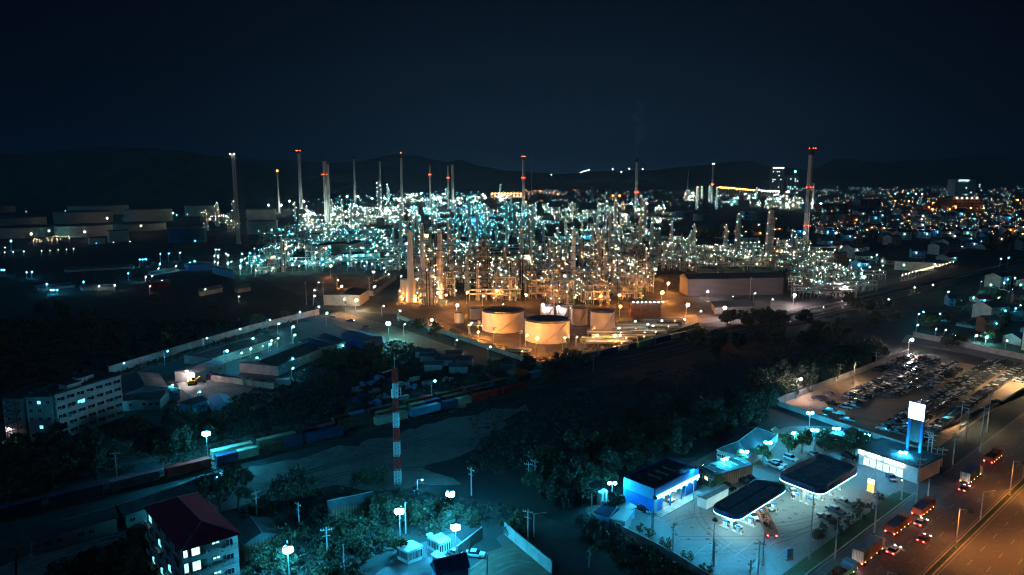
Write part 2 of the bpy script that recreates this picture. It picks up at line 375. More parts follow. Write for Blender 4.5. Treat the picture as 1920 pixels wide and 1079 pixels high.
for i, (nm, lk, h, w, n, lf, b, kd) in enumerate([
    ('broadleaf_tree','broad round dark-crowned tree',9,8.5,1500,'leafa',.25,'round'), ('broadleaf_tree','rounded bushy green tree',8,8,1400,'leafb',.18,'round'),
    ('bushy_tree','low spreading bushy tree',6,8.5,1200,'leafa',.12,'round'), ('tall_tree','tall narrow leafy tree',12,7,1600,'leafb',.25,'round'),
    ('flat_topped_tree','wide flat-topped dark tree',8,11,1800,'leafb',.3,'flat'), ('dry_bush','low tangled brown bush',3,5.5,700,'leafd',.05,'round'),
    ('shrub','low dark green shrub',3,4.5,600,'leafa',.05,'round'), ('young_tree','slender light green tree',7,5,900,'leafc',.35,'round')]):
    a, b_ = tree_mesh(i+3, h, w, n, lf, base=b, kind=kd)
    TREES[i] = (nm, lk, a, b_)
def tree(p, k, s=1, look=None, group='trees', auto=True, rz=None):
    nm, lk, a, b_ = TREES[k]
    cat = 'tree' if 'tree' in nm else 'bush'
    t = thing(nm, look or lk, cat, (p[0],p[1],0), R.uniform(0,6.28) if rz is None else rz, group, auto=auto, sc=(s*R.uniform(.9,1.1), s*R.uniform(.9,1.1), s))
    ob('trunk', a, t); ob('crown', b_, t); return t
def palm(p, h, label, s=1):
    t = thing('palm_tree', label, 'palm tree', (p[0],p[1],0), 0, sc=s)
    m = MB().use(M['bark'])
    for i in range(6): m.tube((.12*i,0,h*i/6), (.12*(i+1),0,h*(i+1)/6), .2-.012*i, 7, .19-.012*i)
    ob('trunk', m.mesh('palm_trunk'), t)
    m = MB().use(M['leafa']); r = random.Random(5)
    for i in range(16):
        a = 2*PI*i/16+r.uniform(-.15,.15); L = r.uniform(2.8,3.8); up = r.uniform(.1,1.1)
        pts = [Vector((.72+math.cos(a)*L*q, math.sin(a)*L*q, h+up*math.sin(q*2.2)*1.1-q*q*1.6)) for q in (0,.25,.5,.75,1)]
        side = Vector((-math.sin(a), math.cos(a), 0))
        for j in range(4):
            for sgn in (-1,1):
                for kx in range(4):
                    c = pts[j].lerp(pts[j+1], (kx+.5)/4); wd = .75*(1-.7*abs((j+kx/4)/4-.4))
                    d = (pts[j+1]-pts[j]).normalized()
                    e = c+side*sgn*wd+d*.45-Vector((0,0,.35))
                    m.add([c-d*.05, c+d*.09, e], [(0,1,2)])
    ob('fronds', m.mesh('palm_fronds'), t); return t
# --- cars
def car_parts(paint, kind='sedan'):
    L, W = (4.5,1.78) if kind != 'pickup' else (5.1,1.85)
    prof = {'sedan': [(-2.25,.35),(-2.25,.85),(-1.5,.95),(1.0,.95),(2.2,.78),(2.25,.35)],
            'suv': [(-2.25,.4),(-2.25,1.0),(-1.6,1.02),(.9,1.05),(2.15,.95),(2.25,.4)],
            'pickup': [(-2.55,.45),(-2.55,1.05),(-.7,1.05),(1.2,1.05),(2.45,.98),(2.55,.45)]}[kind]
    cab = {'sedan': [(-1.7,.93),(-1.0,1.42),(.2,1.45),(1.05,.93)], 'suv': [(-2.15,1.0),(-1.9,1.68),(.1,1.72),(1.0,1.03)],
           'pickup': [(-.75,1.03),(-.6,1.68),(.6,1.7),(1.35,1.03)]}[kind]
    def ext(m, pr, w0, w1=None):
        w1 = w0 if w1 is None else w1; n = len(pr); zs = [q[1] for q in pr]; lo, hi = min(zs), max(zs)
        def w(z): return w0+(w1-w0)*(z-lo)/(hi-lo)
        vs = [(x,-w(z)/2,z) for x,z in pr]+[(x,w(z)/2,z) for x,z in pr]
        m.add(vs, [tuple(range(n)), tuple(range(2*n-1,n-1,-1))]+[(i+n,(i+1)%n+n,(i+1)%n,i) for i in range(n)])
    body = MB().use(M['car_'+paint]); ext(body, prof, W, W*.96)
    rf = [(cab[1][0]-.05,cab[1][1]-.01),(cab[1][0]+.02,cab[1][1]+.06),(cab[2][0]-.02,cab[2][1]+.06),(cab[2][0]+.1,cab[2][1]-.02)]
    ext(body, rf, W*.8, W*.76)
    body.use(M['dsteel']); body.box((prof[-1][0]-.02,0,.36), (.12,W*.9,.22)); body.box((-prof[-1][0]+.02,0,.36), (.12,W*.9,.22))
    if kind == 'pickup': body.use(M['tyre']).box((-1.65,0,1.055), (1.6,1.5,.01))
    win = MB().use(M['glass']); ext(win, cab, W*.94, W*.78)
    wheels = [(x, y) for x in (-L*.31, L*.30) for y in (-W*.5+.08, W*.5-.08)]
    return body, win, wheels, L, W
def wheel_mesh():
    m = MB().use(M['tyre']); m.tube((0,-.11,0), (0,.11,0), .34, 12); m.use(M['grey']); m.tube((0,-.12,0), (0,.12,0), .18, 8); return m.mesh('wheel')
CARS = {}
def car(p, rz, paint, kind, label, group='cars at the filling station', lit=None, auto=False, full=True):
    k = (paint, kind)
    if k not in CARS:
        b, w, wh, L, W = car_parts(paint, kind); CARS[k] = (b.mesh('car_body'), w.mesh('car_windows'), wh, L, W)
    b, w, wh, L, W = CARS[k]
    nm = {'sedan':'parked_car','suv':'parked_suv','pickup':'pickup_truck'}[kind]
    t = thing(nm, label, 'car' if kind != 'pickup' else 'pickup truck', (p[0],p[1],p[2] if len(p) > 2 else .06), rz, group, auto=auto)
    ob('body', b, t); ob('windows', w, t)
    wm = cached('wheel', wheel_mesh)
    for x, y in wh: ob('wheel', wm, t, (x,y,.34))
    def lt(mm): return MB().use(mm).box((0,0,0), (.08,.34,.14)).mesh('lamp_unit')
    for y in (-W*.36, W*.36):
        ob('headlight', cached(('hl', lit in ('head','both')), lambda: lt(E['head'] if lit in ('head','both') else M['white'])), t, (L/2+.02,y,.66))
        ob('taillight', cached(('tl', lit in ('tail','both')), lambda: lt(E['tail'] if lit in ('tail','both') else M['red'])), t, (-L/2-.02,y,.74))
    return t
def lot_car_mesh(paint, kind):
    b, w, wh, L, W = car_parts(paint, kind); o = b
    o.use(M['glass'])
    base = len(o.v); o.v += w.v; o.f += [tuple(i+base for i in f) for f in w.f]; o.m += [o.k]*len(w.f)
    o.use(M['tyre'])
    for x, y in wh: o.tube((x,y-.1,.33), (x,y+.1,.33), .33, 8)
    return o
# --- lorries
def lorry(a, b, kind, paint, label, lit=True, W=2.5, z=.07):
    """a = tail, b = nose (ground points)"""
    L = (Vector(b[:2])-Vector(a[:2])).length; rz = heading(a, b)
    t = thing({'box':'box_lorry','tipper':'tipper_lorry','trailer':'flatbed_lorry'}[kind], label, 'lorry', (a[0],a[1],z), rz)
    cab = 2.2; bl = L-cab-.5
    m = MB().use(M['dsteel']); m.box((L/2,0,.75), (L-.4,1.0,.3)); ob('chassis', m.mesh('chassis'), t)
    c = MB().use(M[paint if kind != 'box' else 'offwhite']); c.prism([(0,-W/2),(cab-.2,-W/2),(cab,-W/2+.25),(cab,W/2-.25),(cab-.2,W/2),(0,W/2)], .65, 2.75)
    cb = ob('cab', c.mesh('lorry_cab'), t, (L-cab,0,0))
    ob('windscreen', MB().use(M['glass']).box((0,0,1.6), (.06,W*.78,.85)).mesh('windscreen'), cb, (cab+.01,0,0))
    bd = MB().use(M[paint])
    if kind == 'box':
        bd.box((bl/2,0,1.05), (bl,W,2.75))
        for i in range(int(bl/.6)):
            for y in (-W/2-.02, W/2+.02): bd.box((.3+i*.6,y,1.1), (.08,.05,2.6))
        bx = ob('cargo_box', bd.mesh('cargo_box'), t)
        dm = MB().use(M['offwhite'])
        for y in (-W/4, W/4): dm.box((-.05,y,1.1), (.06,W/2-.08,2.55))
        dm.use(M['dsteel'])
        for y in (-.9,-.3,.3,.9): dm.box((-.1,y,1.1), (.05,.05,2.5))
        ob('rear_doors', dm.mesh('rear_doors'), bx)
    else:
        hs = 1.5 if kind == 'tipper' else 1.2
        bd.box((bl/2,0,1.05), (bl,W,.15))
        for y in (-W/2+.04, W/2-.04): bd.box((bl/2,y,1.2), (bl,.1,hs))
        for x in (.05, bl-.05): bd.box((x,0,1.2), (.1,W-.2,hs))
        for i in range(int(bl/.9)):
            for y in (-W/2-.03, W/2+.03): bd.box((.4+i*.9,y,1.1), (.12,.08,hs+.1))
        bx = ob('cargo_bed', bd.mesh('cargo_bed'), t)
        cm = MB().use(M['navy'] if kind == 'tipper' else M['rust']); r = random.Random(int(L*10))
        if kind == 'tipper': cm.prism([(.15,-W/2+.1),(bl-.15,-W/2+.1),(bl-.15,W/2-.1),(.15,W/2-.1)], 1.3, 1.2+hs*.8)
        else:
            for i in range(int(bl*4)): cm.box((r.uniform(.7,bl-.7), r.uniform(-.85,.85), 1.2+r.uniform(0,.7)), (r.uniform(.3,1.0), r.uniform(.2,.5), r.uniform(.1,.5)), r.uniform(0,3))
        ob('load', cm.mesh('lorry_load'), t)
    wm = cached('lwheel', lambda: MB().use(M['tyre']).tube((0,-.16,0), (0,.16,0), .5, 12).mesh('lorry_wheel'))
    for x in [.9, 2.1]+([bl-.5] if L > 10 else [])+[L-1.2]:
        for y in (-W/2+.2, W/2-.2): ob('wheel', wm, t, (x,y,.5))
    for y in (-W*.4, W*.4):
        ob('taillight', cached(('ltl',lit), lambda: MB().use(E['tail'] if lit else M['red']).box((0,0,0), (.08,.3,.22)).mesh('lorry_lamp')), t, (-.1,y,.85))
        ob('headlight', cached(('lhl',lit), lambda: MB().use(E['head'] if lit else M['white']).box((0,0,0), (.08,.3,.2)).mesh('lorry_lamp')), t, (L+.03,y,.85))
    if lit:
        for i in range(4): ob('marker_lamp', cached('mk', lambda: MB().use(E['orange']).box((0,0,0), (.1,.08,.08)).mesh('marker')), t, (1+i*(L-3)/3,-W/2-.08,1.02))
    return t
# --- containers and wagons
def container_mesh(paint, L):
    m = MB().use(M[paint]); m.box((0,0,.06), (L-.1,2.30,2.5))
    n = int(L/.5)
    for i in range(n):
        x = -L/2+.25+i*(L-.5)/(n-1)
        for y in (-1.17,1.17): m.box((x,y,.15), (.22,.07,2.3))
    for x in (-L/2+.06, L/2-.06):
        for y in (-1.16,1.16): m.box((x,y,0), (.14,.14,2.62))
    for y in (-1.18,1.18): m.box((0,y,2.5), (L-.1,.1,.12)); m.box((0,y,0), (L-.1,.1,.14))
    return m.mesh('container_'+paint)
def wagon_mesh(L):
    m = MB().use(M['rust']); m.box((0,0,.85), (L,.9,.25))
    for y in (-1.15,1.15): m.box((0,y,.9), (L,.16,.22))
    for i in range(7): m.box((-L/2+.2+i*(L-.4)/6,0,.92), (.2,2.4,.16))
    for x in (-L/2-.3, L/2+.3): m.box((x,0,.9), (.7,.3,.2))
    return m.mesh('wagon_frame')
def bogie_mesh():
    m = MB().use(M['dsteel']); m.box((0,0,.55), (2.4,1.9,.3))
    for x in (-.9,.9):
        for y in (-.75,.75): m.tube((x,y-.07,.46), (x,y+.07,.46), .45, 10)
    return m.mesh('bogie')
# --- windows, walls, buildings
def window_data(w, h, lit):
    def f():
        m = MB().use(M['white'])
        m.box((-w/2-.05,0,-h/2-.05), (.1,.12,h+.1)); m.box((w/2+.05,0,-h/2-.05), (.1,.12,h+.1)); m.box((0,0,h/2), (w,.12,.1)); m.box((0,.0,-h/2-.1), (w,.16,.1)); m.box((0,0,-h/2), (.06,.1,h))
        p = MB().use(E[lit] if lit else M['glass']).box((0,.02,-h/2), (w,.05,h))
        return m.mesh('window_frame'), p.mesh('window_pane')
    return cached(('win',w,h,lit), f)
def window(parent, p, rz, w=1.3, h=1.2, lit=None):
    a, b = window_data(w, h, lit); f = ob('window', a, parent, p, rz); ob('pane', b, f, (0,0,0)); return f
def facade(parent, a, b, z0, z1, rows, cols, w=1.3, h=1.2, litp=0, lit='win', r=R, skip=0, org=None, m0=.5):
    """windows in a grid on the wall from a to b (outer side to the right of a->b)"""
    a, b = Vector(a[:2]), Vector(b[:2]); d = b-a; L = d.length; d.normalize(); n = Vector((d.y,-d.x)); rz = math.atan2(d.y, d.x)
    for i in range(rows):
        for j in range(cols):
            if r.random() < skip: continue
            q = a+d*(L*(j+m0)/cols if m0 == .5 else L*(j+.5)/cols)+n*.04
            z = z0+(z1-z0)*(i+.55)/rows
            window(parent, (q.x-(org[0] if org else 0), q.y-(org[1] if org else 0), z), rz, w, h, lit if r.random() < litp else None)
def corners(A, B, C, z):
    """A, B, C pixels of three eave corners (B between), height z -> four ground corners"""
    a, b, c = P(*A, z), P(*B, z), P(*C, z); d = a+c-b
    return [Vector((q.x,q.y,0)) for q in (a,b,c,d)]
def building(q, z, label, cat='building', name='building', wall='offwhite', roof='roofd', kind='flat', rh=1.0, over=.4, group=None, auto=False, z0=0):
    """q four ground corners in order; walls, then a roof of the named kind; ridge runs along the longer side"""
    c = sum(q, Vector())/4; t = thing(name, label, cat, (c.x,c.y,0), 0, group, auto=auto)
    l = [p-c for p in q]
    ar = sum(l[i-1].x*l[i].y-l[i].x*l[i-1].y for i in range(4))
    if ar < 0: l = l[::-1]
    w = MB().use(M[wall]).prism(l, z0, z, top=(kind=='flat'), bot=False)
    if (l[1]-l[0]).length < (l[2]-l[1]).length: l = l[1:]+l[:1]     # l0-l1 long side
    e = [p+p.normalized()*over*1.3 for p in l]
    r = MB().use(M[roof])
    if kind == 'flat':
        r.prism(e, z, z+.25)
        for i in range(4):
            a_, b_ = e[i-1], e[i]; d = (b_-a_).normalized()
            m_ = (a_+b_)/2; r.box((m_.x,m_.y,z+.25), ((b_-a_).length-.4,.2,.3*rh), math.atan2(d.y,d.x))
    else:
        inset = 0 if kind == 'gable' else .5*(l[2]-l[1]).length
        m0 = (e[3]+e[0])/2; m1 = (e[1]+e[2])/2; d = (m1-m0).normalized(); m0 = m0+d*inset; m1 = m1-d*inset
        z1 = z+rh; T = .15
        def S(p, zz): return (p.x,p.y,zz)
        r.add([S(e[0],z),S(e[1],z),S(m1,z1),S(m0,z1)], [(0,1,2,3)]); r.add([S(e[2],z),S(e[3],z),S(m0,z1),S(m1,z1)], [(0,1,2,3)])
        r.add([S(e[3],z),S(e[0],z),S(m0,z1)], [(0,1,2)]); r.add([S(e[1],z),S(e[2],z),S(m1,z1)], [(0,1,2)])
        r.add([S(e[0],z-.02),S(e[3],z-.02),S(e[2],z-.02),S(e[1],z-.02)], [(0,1,2,3)])
        if kind == 'gable':
            g0, g1 = (l[3]+l[0])/2, (l[1]+l[2])/2
            w.add([S(l[3],z),S(l[0],z),S(g0,z1-.1)], [(0,1,2)]); w.add([S(l[1],z),S(l[2],z),S(g1,z1-.1)], [(0,1,2)])
        r.use(M['grey']).tube(S(m0,z1+.03), S(m1,z1+.03), .12, 5)
        if kind == 'hip':
            for a_, b_ in ((e[0],m0),(e[3],m0),(e[1],m1),(e[2],m1)): r.tube(S(a_,z+.03), S(b_,z1+.03), .09, 4)
    ob('wall', w.mesh(name+'_walls'), t); ob('roof', r.mesh(name+'_roof'), t)
    return t, l, c
def wall_line(pts, h, label, th=.25, m='wallc', name='boundary_wall', cat='wall', bay=4, group=None):
    """a wall along ground points with piers; one thing"""
    o = pts[0]; t = thing(name, label, cat, (o.x,o.y,0), 0, group); w = MB().use(M[m])
    pier = MB().use(M['concrete'])
    for i in range(len(pts)-1):
        a, b = pts[i]-o, pts[i+1]-o; d = b-a; L = d.length; rz = math.atan2(d.y,d.x); c = (a+b)/2
        w.box((c.x,c.y,0), (L+.1,th,h), rz)
        n = min(60, max(1,int(L/bay)))
        for j in range(n+1):
            q = a+d*j/n; pier.box((q.x,q.y,0), (.35,th+.18,h+.15), rz)
        pier.box((c.x,c.y,h+.004), (L,th+.1,.1), rz)
    ob('wall_panels', w.mesh('wall_panels'), t); ob('pier_and_coping', pier.mesh('wall_piers'), t); return t
def post_fence(pts, h, label, step=3):
    o = pts[0]; t = thing('wire_fence', label, 'fence', (o.x,o.y,0)); w = MB().use(M['steel'])
    rr = MB().use(M['steel'])
    for i in range(len(pts)-1):
        a, b = pts[i]-o, pts[i+1]-o; d = b-a; L = d.length; n = max(1,int(L/step))
        for j in range(n+1):
            q = a+d*j/n; w.box((q.x,q.y,0), (.08,.08,h))
        for z in (.3,h*.5,h-.1): rr.tube((a.x,a.y,z), (b.x,b.y,z), .025, 4)
    ob('posts', w.mesh('fence_posts'), t)['kind'] = 'stuff'; ob('rail', rr.mesh('fence_rails'), t); return t
# ================================================================== FOREGROUND, bottom left
# maroon hip-roofed apartment house
q = corners((274,953),(340,1030),(445,999),13.2)
t, l, c = building(q, 13.2, 'four storey pale apartment house with maroon hip roof and lit balcony windows', 'apartment house', 'apartment_building', 'pinkwall', 'roofr', 'hip', 2.6, .9)
lm('the maroon-roofed apartment house', c)
A_, B_, C_ = q[0], q[1], q[2]; HIP = (t, B_, C_, c)
for k in range(4):
    zb = .5+k*3.25
    # left facade (A->B): recessed balconies
    for j in range(4):
        a = A_+(B_-A_)*((j+.5)/4); d = (B_-A_).normalized(); n = Vector((d.y,-d.x,0)); p = a+n*.05-c
        window(t, (p.x,p.y,zb+1.6), math.atan2(d.y,d.x), 2.0, 1.7, 'win' if (k+j)%4 == 3 or k == 0 else None)
        bb = ob('balcony', cached('balc', lambda: (lambda m: ([m.box((0,0,0), (3.1,1.0,.12)), m.box((0,-.48,.12), (3.1,.06,.85)), m], m)[1])(MB().use(M['pinkwall'])).mesh('balcony')), t, (p.x+n.x*.5,p.y+n.y*.5,zb), math.atan2(d.y,d.x))
    d = (C_-B_).normalized(); n = Vector((d.y,-d.x,0)); rz = math.atan2(d.y,d.x)
    def at(f): p = B_+(C_-B_)*f+n*.05-c; return p
    p = at(.06); window(t, (p.x,p.y,zb+1.9), rz, .7, 1.9, 'winw')
    p = at(.24); window(t, (p.x,p.y,zb+1.8), rz, 1.5, 1.9, 'winw')
    p = at(.37); ob('louvre', cached('louv', lambda: (lambda m: ([m.box((0,-.1,.12+i*.22), (1.5,.14,.07)) for i in range(10)], m)[1])(MB().use(M['grey'])).mesh('louvre')), t, (p.x,p.y,zb+.5), rz)
    for f in (.56,.63): p = at(f); window(t, (p.x,p.y,zb+2.2), rz, .55, .35, 'winw')
    p = at(.84); window(t, (p.x,p.y,zb+1.5), rz, 1.3, 1.2)
    ob('balcony_rail', cached('brl', lambda: (lambda m: ([m.box((x*.28-1.5,-.8,0), (.05,.05,1.0)) for x in range(12)]+[m.box((0,-.8,zz), (3.3,.06,.06)) for zz in (0,1.0)]+[m.box((x,-.4,0), (.06,.8,.06)) for x in (-1.6,1.6)], m)[1])(MB().use(M['dsteel'])).mesh('balcony_rail')), t, (p.x,p.y,zb+.2), rz)
# light from the open ground floor
ob('lamp', bulb('cyan', .16), t, tuple((B_-c+n*2.2)*1.0+Vector((0,0,2.6)))); ob('lamp', bulb('cyan', .16), t, tuple((A_*.4+B_*.6-c)*1.12+Vector((0,0,2.4))))
# long sheds along the railway
def shed_from(eA, eB, back, z, label, wall='offwhite', roof='roofd', kind='gable', rh=1.6, lit=None, win=8, **kw):
    a, b = P(*eA, z), P(*eB, z); k = P(*back, z); d = (b-a); u = d.normalized(); n = Vector((-u.y,u.x,0))
    wd = abs((k-a).dot(n)); n = n*(1 if (k-a).dot(n) > 0 else -1)
    qs = [Vector((x.x,x.y,0)) for x in (a, b, b+n*wd, a+n*wd)]
    t, l, c = building(qs, z, label, 'shed' if wall != 'white' else 'cabin', kw.pop('name','long_shed'), wall, roof, kind, rh, **kw)
    if win: facade(t, qs[0], qs[1], 0, z, 1, win, 1.2, .9, .12 if lit else 0, lit or 'win', skip=.35, org=c)
    return t, qs, c
shed_from((58,1016),(218,972),(18,1003),3.6, 'long low shed with dark roof and pale wall along the dirt lane')
shed_from((235,967),(420,905),(205,952),3.6, 'long dark-roofed shed behind the maroon-roofed apartment house', kind='gable')
shed_from((455,1022),(526,1001),(432,993),4.2, 'small brown-walled house with dark roof beside the maroon-roofed house', wall='brown', win=3, name='house', rh=1.8, lit='win')
shed_from((620,955),(700,938),(592,950),4, 'dark open shed roof hidden in scrub below the red and white mast', kind='gable', win=0, wall='brown')
lamp_post(P(228,978),4.2,'cyan',.2,'small bright lamp in the gap between the two long sheds', auto=False)
lamp_post(P(398,925),4.5,'cyan',.2,'small lamp on the shed end beside the tall leafy trees', auto=False)
# the three cabins of the lit yard, blue roof house
for e1, e2, bk, lb in (((765,1036),(791,1026),(745,1026),'white site cabin with dark glass doors, left of the pair in the lit yard'), ((825,1021),(801,1005),(843,1013),'white site cabin with small window, right of the pair in the lit yard')):
    a, b, k = P(*e1, 3.0), P(*e2, 3.0), P(*bk, 3.0)
    qs = [Vector((x.x,x.y,0)) for x in (b, a, k, b+k-a)]
    t, l, c = building(qs, 3.0, lb, 'cabin', 'site_cabin', 'white', 'white', 'flat', .3, .25)
    facade(t, qs[0], qs[1], .1, 3, 1, 4, 1.1, 1.7, 0, org=c); facade(t, qs[1], qs[2], .1, 3, 1, 4, 1.1, 1.7, 0, org=c)
q = corners((808,1040),(826,1054),(838,1046),3.6)
t = thing('guard_canopy', 'square white canopy roof on four posts over the yard gate', 'canopy', tuple(sum(q,Vector())/4)); cc = sum(q,Vector())/4
ob('roof', MB().use(M['white']).prism([p-cc for p in q], 3.5, 3.75).mesh('canopy_roof'), t)
for p in q: ob('post', cached('gpost', lambda: MB().use(M['white']).cyl((0,0,0), .1, 3.5, 8).mesh('post')), t, tuple((p-cc)*.85))
t_, qs, c = shed_from((822,1078),(878,1064),(838,1052),4.5, 'blue-roofed house with lit porch at the bottom edge', wall='cyan', roof='roofb', win=3, name='house', rh=2.2, lit='winw')
ob('lamp', bulb('cyan', .2), t_, (-1,-7,3.5))
lm('the blue-roofed house at the bottom', c)
wall_line([P(947,1003), P(1035,1077)], 3.0, 'pale blue-lit concrete wall along the brown yard'); lm('the pale wall of the brown yard', P(985,1035))
wall_line([P(858,1046), P(903,1010)], 2.8, 'pale grey wall behind the lit cabin yard')
t = lamp_post(P(751,1030), 10, 'cyan', .84, 'very bright cyan floodlight mast behind the left white cabin', heads=3, arm=.42, auto=False, cat='floodlight mast')  # heads oversized and set close: the lamp's halo is built into the globes
lm('the left white cabin', P(768,1040))
lamp_post(P(845,992), 9.5, 'cyan', .84, 'very bright cyan floodlight mast behind the tree beside the cabins', heads=3, arm=.42, auto=False, cat='floodlight mast')
lamp_post(P(855,1050), 8.5, 'cyan', .84, 'very bright cyan floodlight mast in front of the right white cabin', heads=3, arm=.42, auto=False, cat='floodlight mast')
lamp_post(P(543,1092), 8, 'cyan', .84, 'very bright cyan floodlight mast standing alone at the bottom edge', heads=3, arm=.42, auto=False, cat='floodlight mast')
lamp_post(P(391,876), 11, 'cyan', .84, 'very bright cyan floodlight mast beside the container trains', heads=3, arm=.42, auto=False, cat='floodlight mast')
lamp_post(P(783,918), 3, 'cyan', .25, 'small bright lamp on the ground right of the red and white mast', auto=False)
lamp_post(P(809,757), 9, 'cyan', .42, 'bright lamp beside the tracks right of the red and white mast', auto=False)
car(P(857,1042), rad(-30), 'silver', 'sedan', 'silver car parked beside the right white cabin', group='cars')
car(P(891,1043), rad(-10), 'white', 'sedan', 'pale car parked alone on the brown yard', group='cars')
car(P(262,1012), rad(15), 'silver', 'pickup', 'pale pickup parked beside the maroon-roofed apartment house', group='cars')
# poles
for (x, y, yt) in [(562,999,944),(614,1042,987),(884,929,880),(991,904,864),(1003,905,860),(990,1014,952),(1105,1064,1023),(1109,979,917),(1221,1008,960),(1261,1034,981),(1338,1063,1018),(1421,1078,1018),(1406,1090,1053),(221,910,845),(1112,698,664),(482,968,917),(1574,707,682),(1642,683,659),(1406,560,520),(1737,870,815),(1744,872,815),(1755,875,837),(1765,875,837),(1786,872,815),(1837,847,762),(1850,812,735),(1717,952,860),(1739,938,897),(1918,897,855),(1639,1000,920),(1810,830,770),(693,560,520),(607,566,528),(575,572,530)]:
    b = P(x, y); util_pole(b, max(5, HT(b, yt)), cross=(x not in (1739,1639)), rz=R.uniform(-1,1))
for (x, y, yt) in [(646,1085,1018),(761,1000,940),(541,1060,1012),(914,1095,1040)]:
    b = P(x, y); util_pole(b, max(5, HT(b, yt)), 'slim plain pale pole', cross=False)
for (x, y, yt, lb) in [(1001,1008,963,'unlit lamp post with long arm beside the dark canal road'),(1838,976,922,'tall unlit lamp post on the highway median'),(1565,1049,968,'tall unlit lamp post between forecourt and highway'),(1517,1051,917,'tall dark lamp post in front of the right canopy')]:
    b = P(x, y); h = HT(b, yt); t = thing('lamp_post', lb, 'lamp post', tuple(b)); ob('pole', MB().use(M['pole']).cyl((0,0,0), .2, h, 8, .11).mesh('lamp_post_pole'), t); ob('arm', MB().use(M['pole']).tube((0,0,h-.1), (2.4,0,h+.2), .07, 5).box((2.6,0,h+.12), (.9,.35,.16)).mesh('lamp_post_arm'), t)
# red and white lattice mast
mb_ = P(746,907); mh = HT(mb_, 690)
t = thing('lattice_mast', 'tall red and white banded lattice telecom mast', 'mast', tuple(mb_)); lm('the red and white mast', mb_)
NB = 8
for i in range(NB):
    m = MB().use(M['red' if i%2 == (NB-1)%2 else 'white']); z0, z1 = mh*i/NB, mh*(i+1)/NB
    w0, w1 = 85/100-.25*i/NB, 85/100-.25*(i+1)/NB
    cs = [(-1,-1),(1,-1),(1,1),(-1,1)]
    for j in range(4):
        x, y = cs[j]; x2, y2 = cs[(j+1)%4]
        m.tube((x*w0,y*w0,z0), (x*w1,y*w1,z1), .13, 5)
        for s in range(4):
            za, zb = z0+(z1-z0)*s/4, z0+(z1-z0)*(s+1)/4; wa = w0+(w1-w0)*s/4; wb = w0+(w1-w0)*(s+1)/4
            m.tube((x*wa,y*wa,za), (x2*wb,y2*wb,zb), .07, 4); m.tube((x2*wa,y2*wa,za), (x*wb,y*wb,zb), .07, 4); m.tube((x*wa,y*wa,za), (x2*wa,y2*wa,za), .06, 4)
    m.cyl((0,0,z0), .22, z1-z0, 6)
    ob('mast_section', m.mesh('mast_section'), t)
ob('antenna_spike', MB().use(M['steel']).cyl((0,0,mh), .08, 4.5, 6, .04).mesh('spike'), t)
ob('boom', MB().use(M['steel']).tube((.3,0,mh-.2), (-3.6,.5,mh-1.6), .12, 5).mesh('boom'), t)
for a in (0, 2.1, 4.2):
    ob('antenna_panel', cached('ant', lambda: MB().use(M['white']).box((0,0,0), (.25,.45,2.4)).tube((-.9,0,1), (0,0,1), .05, 4).mesh('antenna_panel')), t, (1.5*math.cos(a),1.5*math.sin(a),mh*.76), a)
# foreground trees
tree(P(447,955), 3, 1.0, 'tall leafy tree half lit by the lamp beside the pale dirt yard', auto=False)
tree(P(413,975), 3, 1.1, 'dark dense tree behind the maroon-roofed apartment house', auto=False)
tree(P(550,940), 4, .95, 'wide flat-topped dark tree on the pale dirt yard', auto=False); lm('the flat-topped tree', P(550,940))
tree(P(823,1015), 3, .95, 'layered green tree lit by the floodlights behind the cabins', auto=False)
tree(P(748,1045), 7, .75, 'small green tree under the floodlight behind the left cabin', auto=False)
tree(P(680,912), 2, .8); tree(P(708,908), 2, .75); tree(P(968,1000), 2, .8, 'bushy tree at the near end of the pale wall', auto=False)
palm(P(30,1098), 6.5, 'palm tree at the bottom left corner', 1.35); palm(P(262,1030), 4.5, 'small palm tree beside the maroon-roofed apartment house')
def wood(poly, n, kinds, seed, smin=.8, smax=1.2, mind=4.5, group='trees'):
    for p in rnd_in(poly, n, mind, seed): tree(p, R.choice(kinds), R.uniform(smin,smax), group=group)
wood([(1010,860),(1180,805),(1420,735),(1480,700),(1640,648),(1668,668),(1450,762),(1440,790),(1345,815),(1290,850),(1170,888),(1115,925),(1060,955),(1000,930)], 125, [0,1,2,2,5], 21, .7, 1.15, 4.2, 'trees of the dark belt behind the filling station')
wood([(990,880),(1090,900),(1100,940),(1060,960),(1000,945)], 10, [2,1,6], 22, .7, 1, 4)
wood([(1100,985),(1200,1040),(1290,1100),(1200,1100),(1090,1000)], 16, [5,5,6], 23, .7, 1.1, 3)
wood([(1130,965),(1230,1022),(1330,1085),(1345,1078),(1235,1012),(1140,955)], 6, [6,5], 24, .5, .7, 3)
wood([(600,1000),(700,975),(770,950),(960,960),(900,985),(800,985),(720,1020),(660,1090),(600,1090),(480,1060),(530,1010)], 24, [6,6,2,5], 25, .7, 1.1, 4)
wood([(120,1090),(200,1040),(290,1005),(300,1045),(320,1090)], 12, [6,2,6], 26, .6, .9, 3.5)
wood([(0,850),(110,835),(230,815),(350,790),(395,840),(290,872),(100,925),(0,965)], 34, [0,1,2,6], 27, .7, 1.1, 6, 'dark trees below the white apartment block')
wood([(590,655),(700,640),(735,660),(760,705),(640,740),(600,700)], 20, [6,6,2,5], 28, .7, 1, 5)
wood([(880,700),(1010,688),(1060,690),(1075,705),(960,745),(880,740)], 15, [1,2,6], 29, .7, 1, 6)
wood([(640,725),(760,730),(740,770),(640,800),(520,800),(560,760)], 9, [6,5], 30, .6, .9, 5)
wood([(1290,630),(1440,600),(1580,575),(1700,545),(1690,600),(1640,640),(1500,650),(1300,690)], 24, [0,1,2], 31, .8, 1.2, 9, 'trees along the dark railway land')
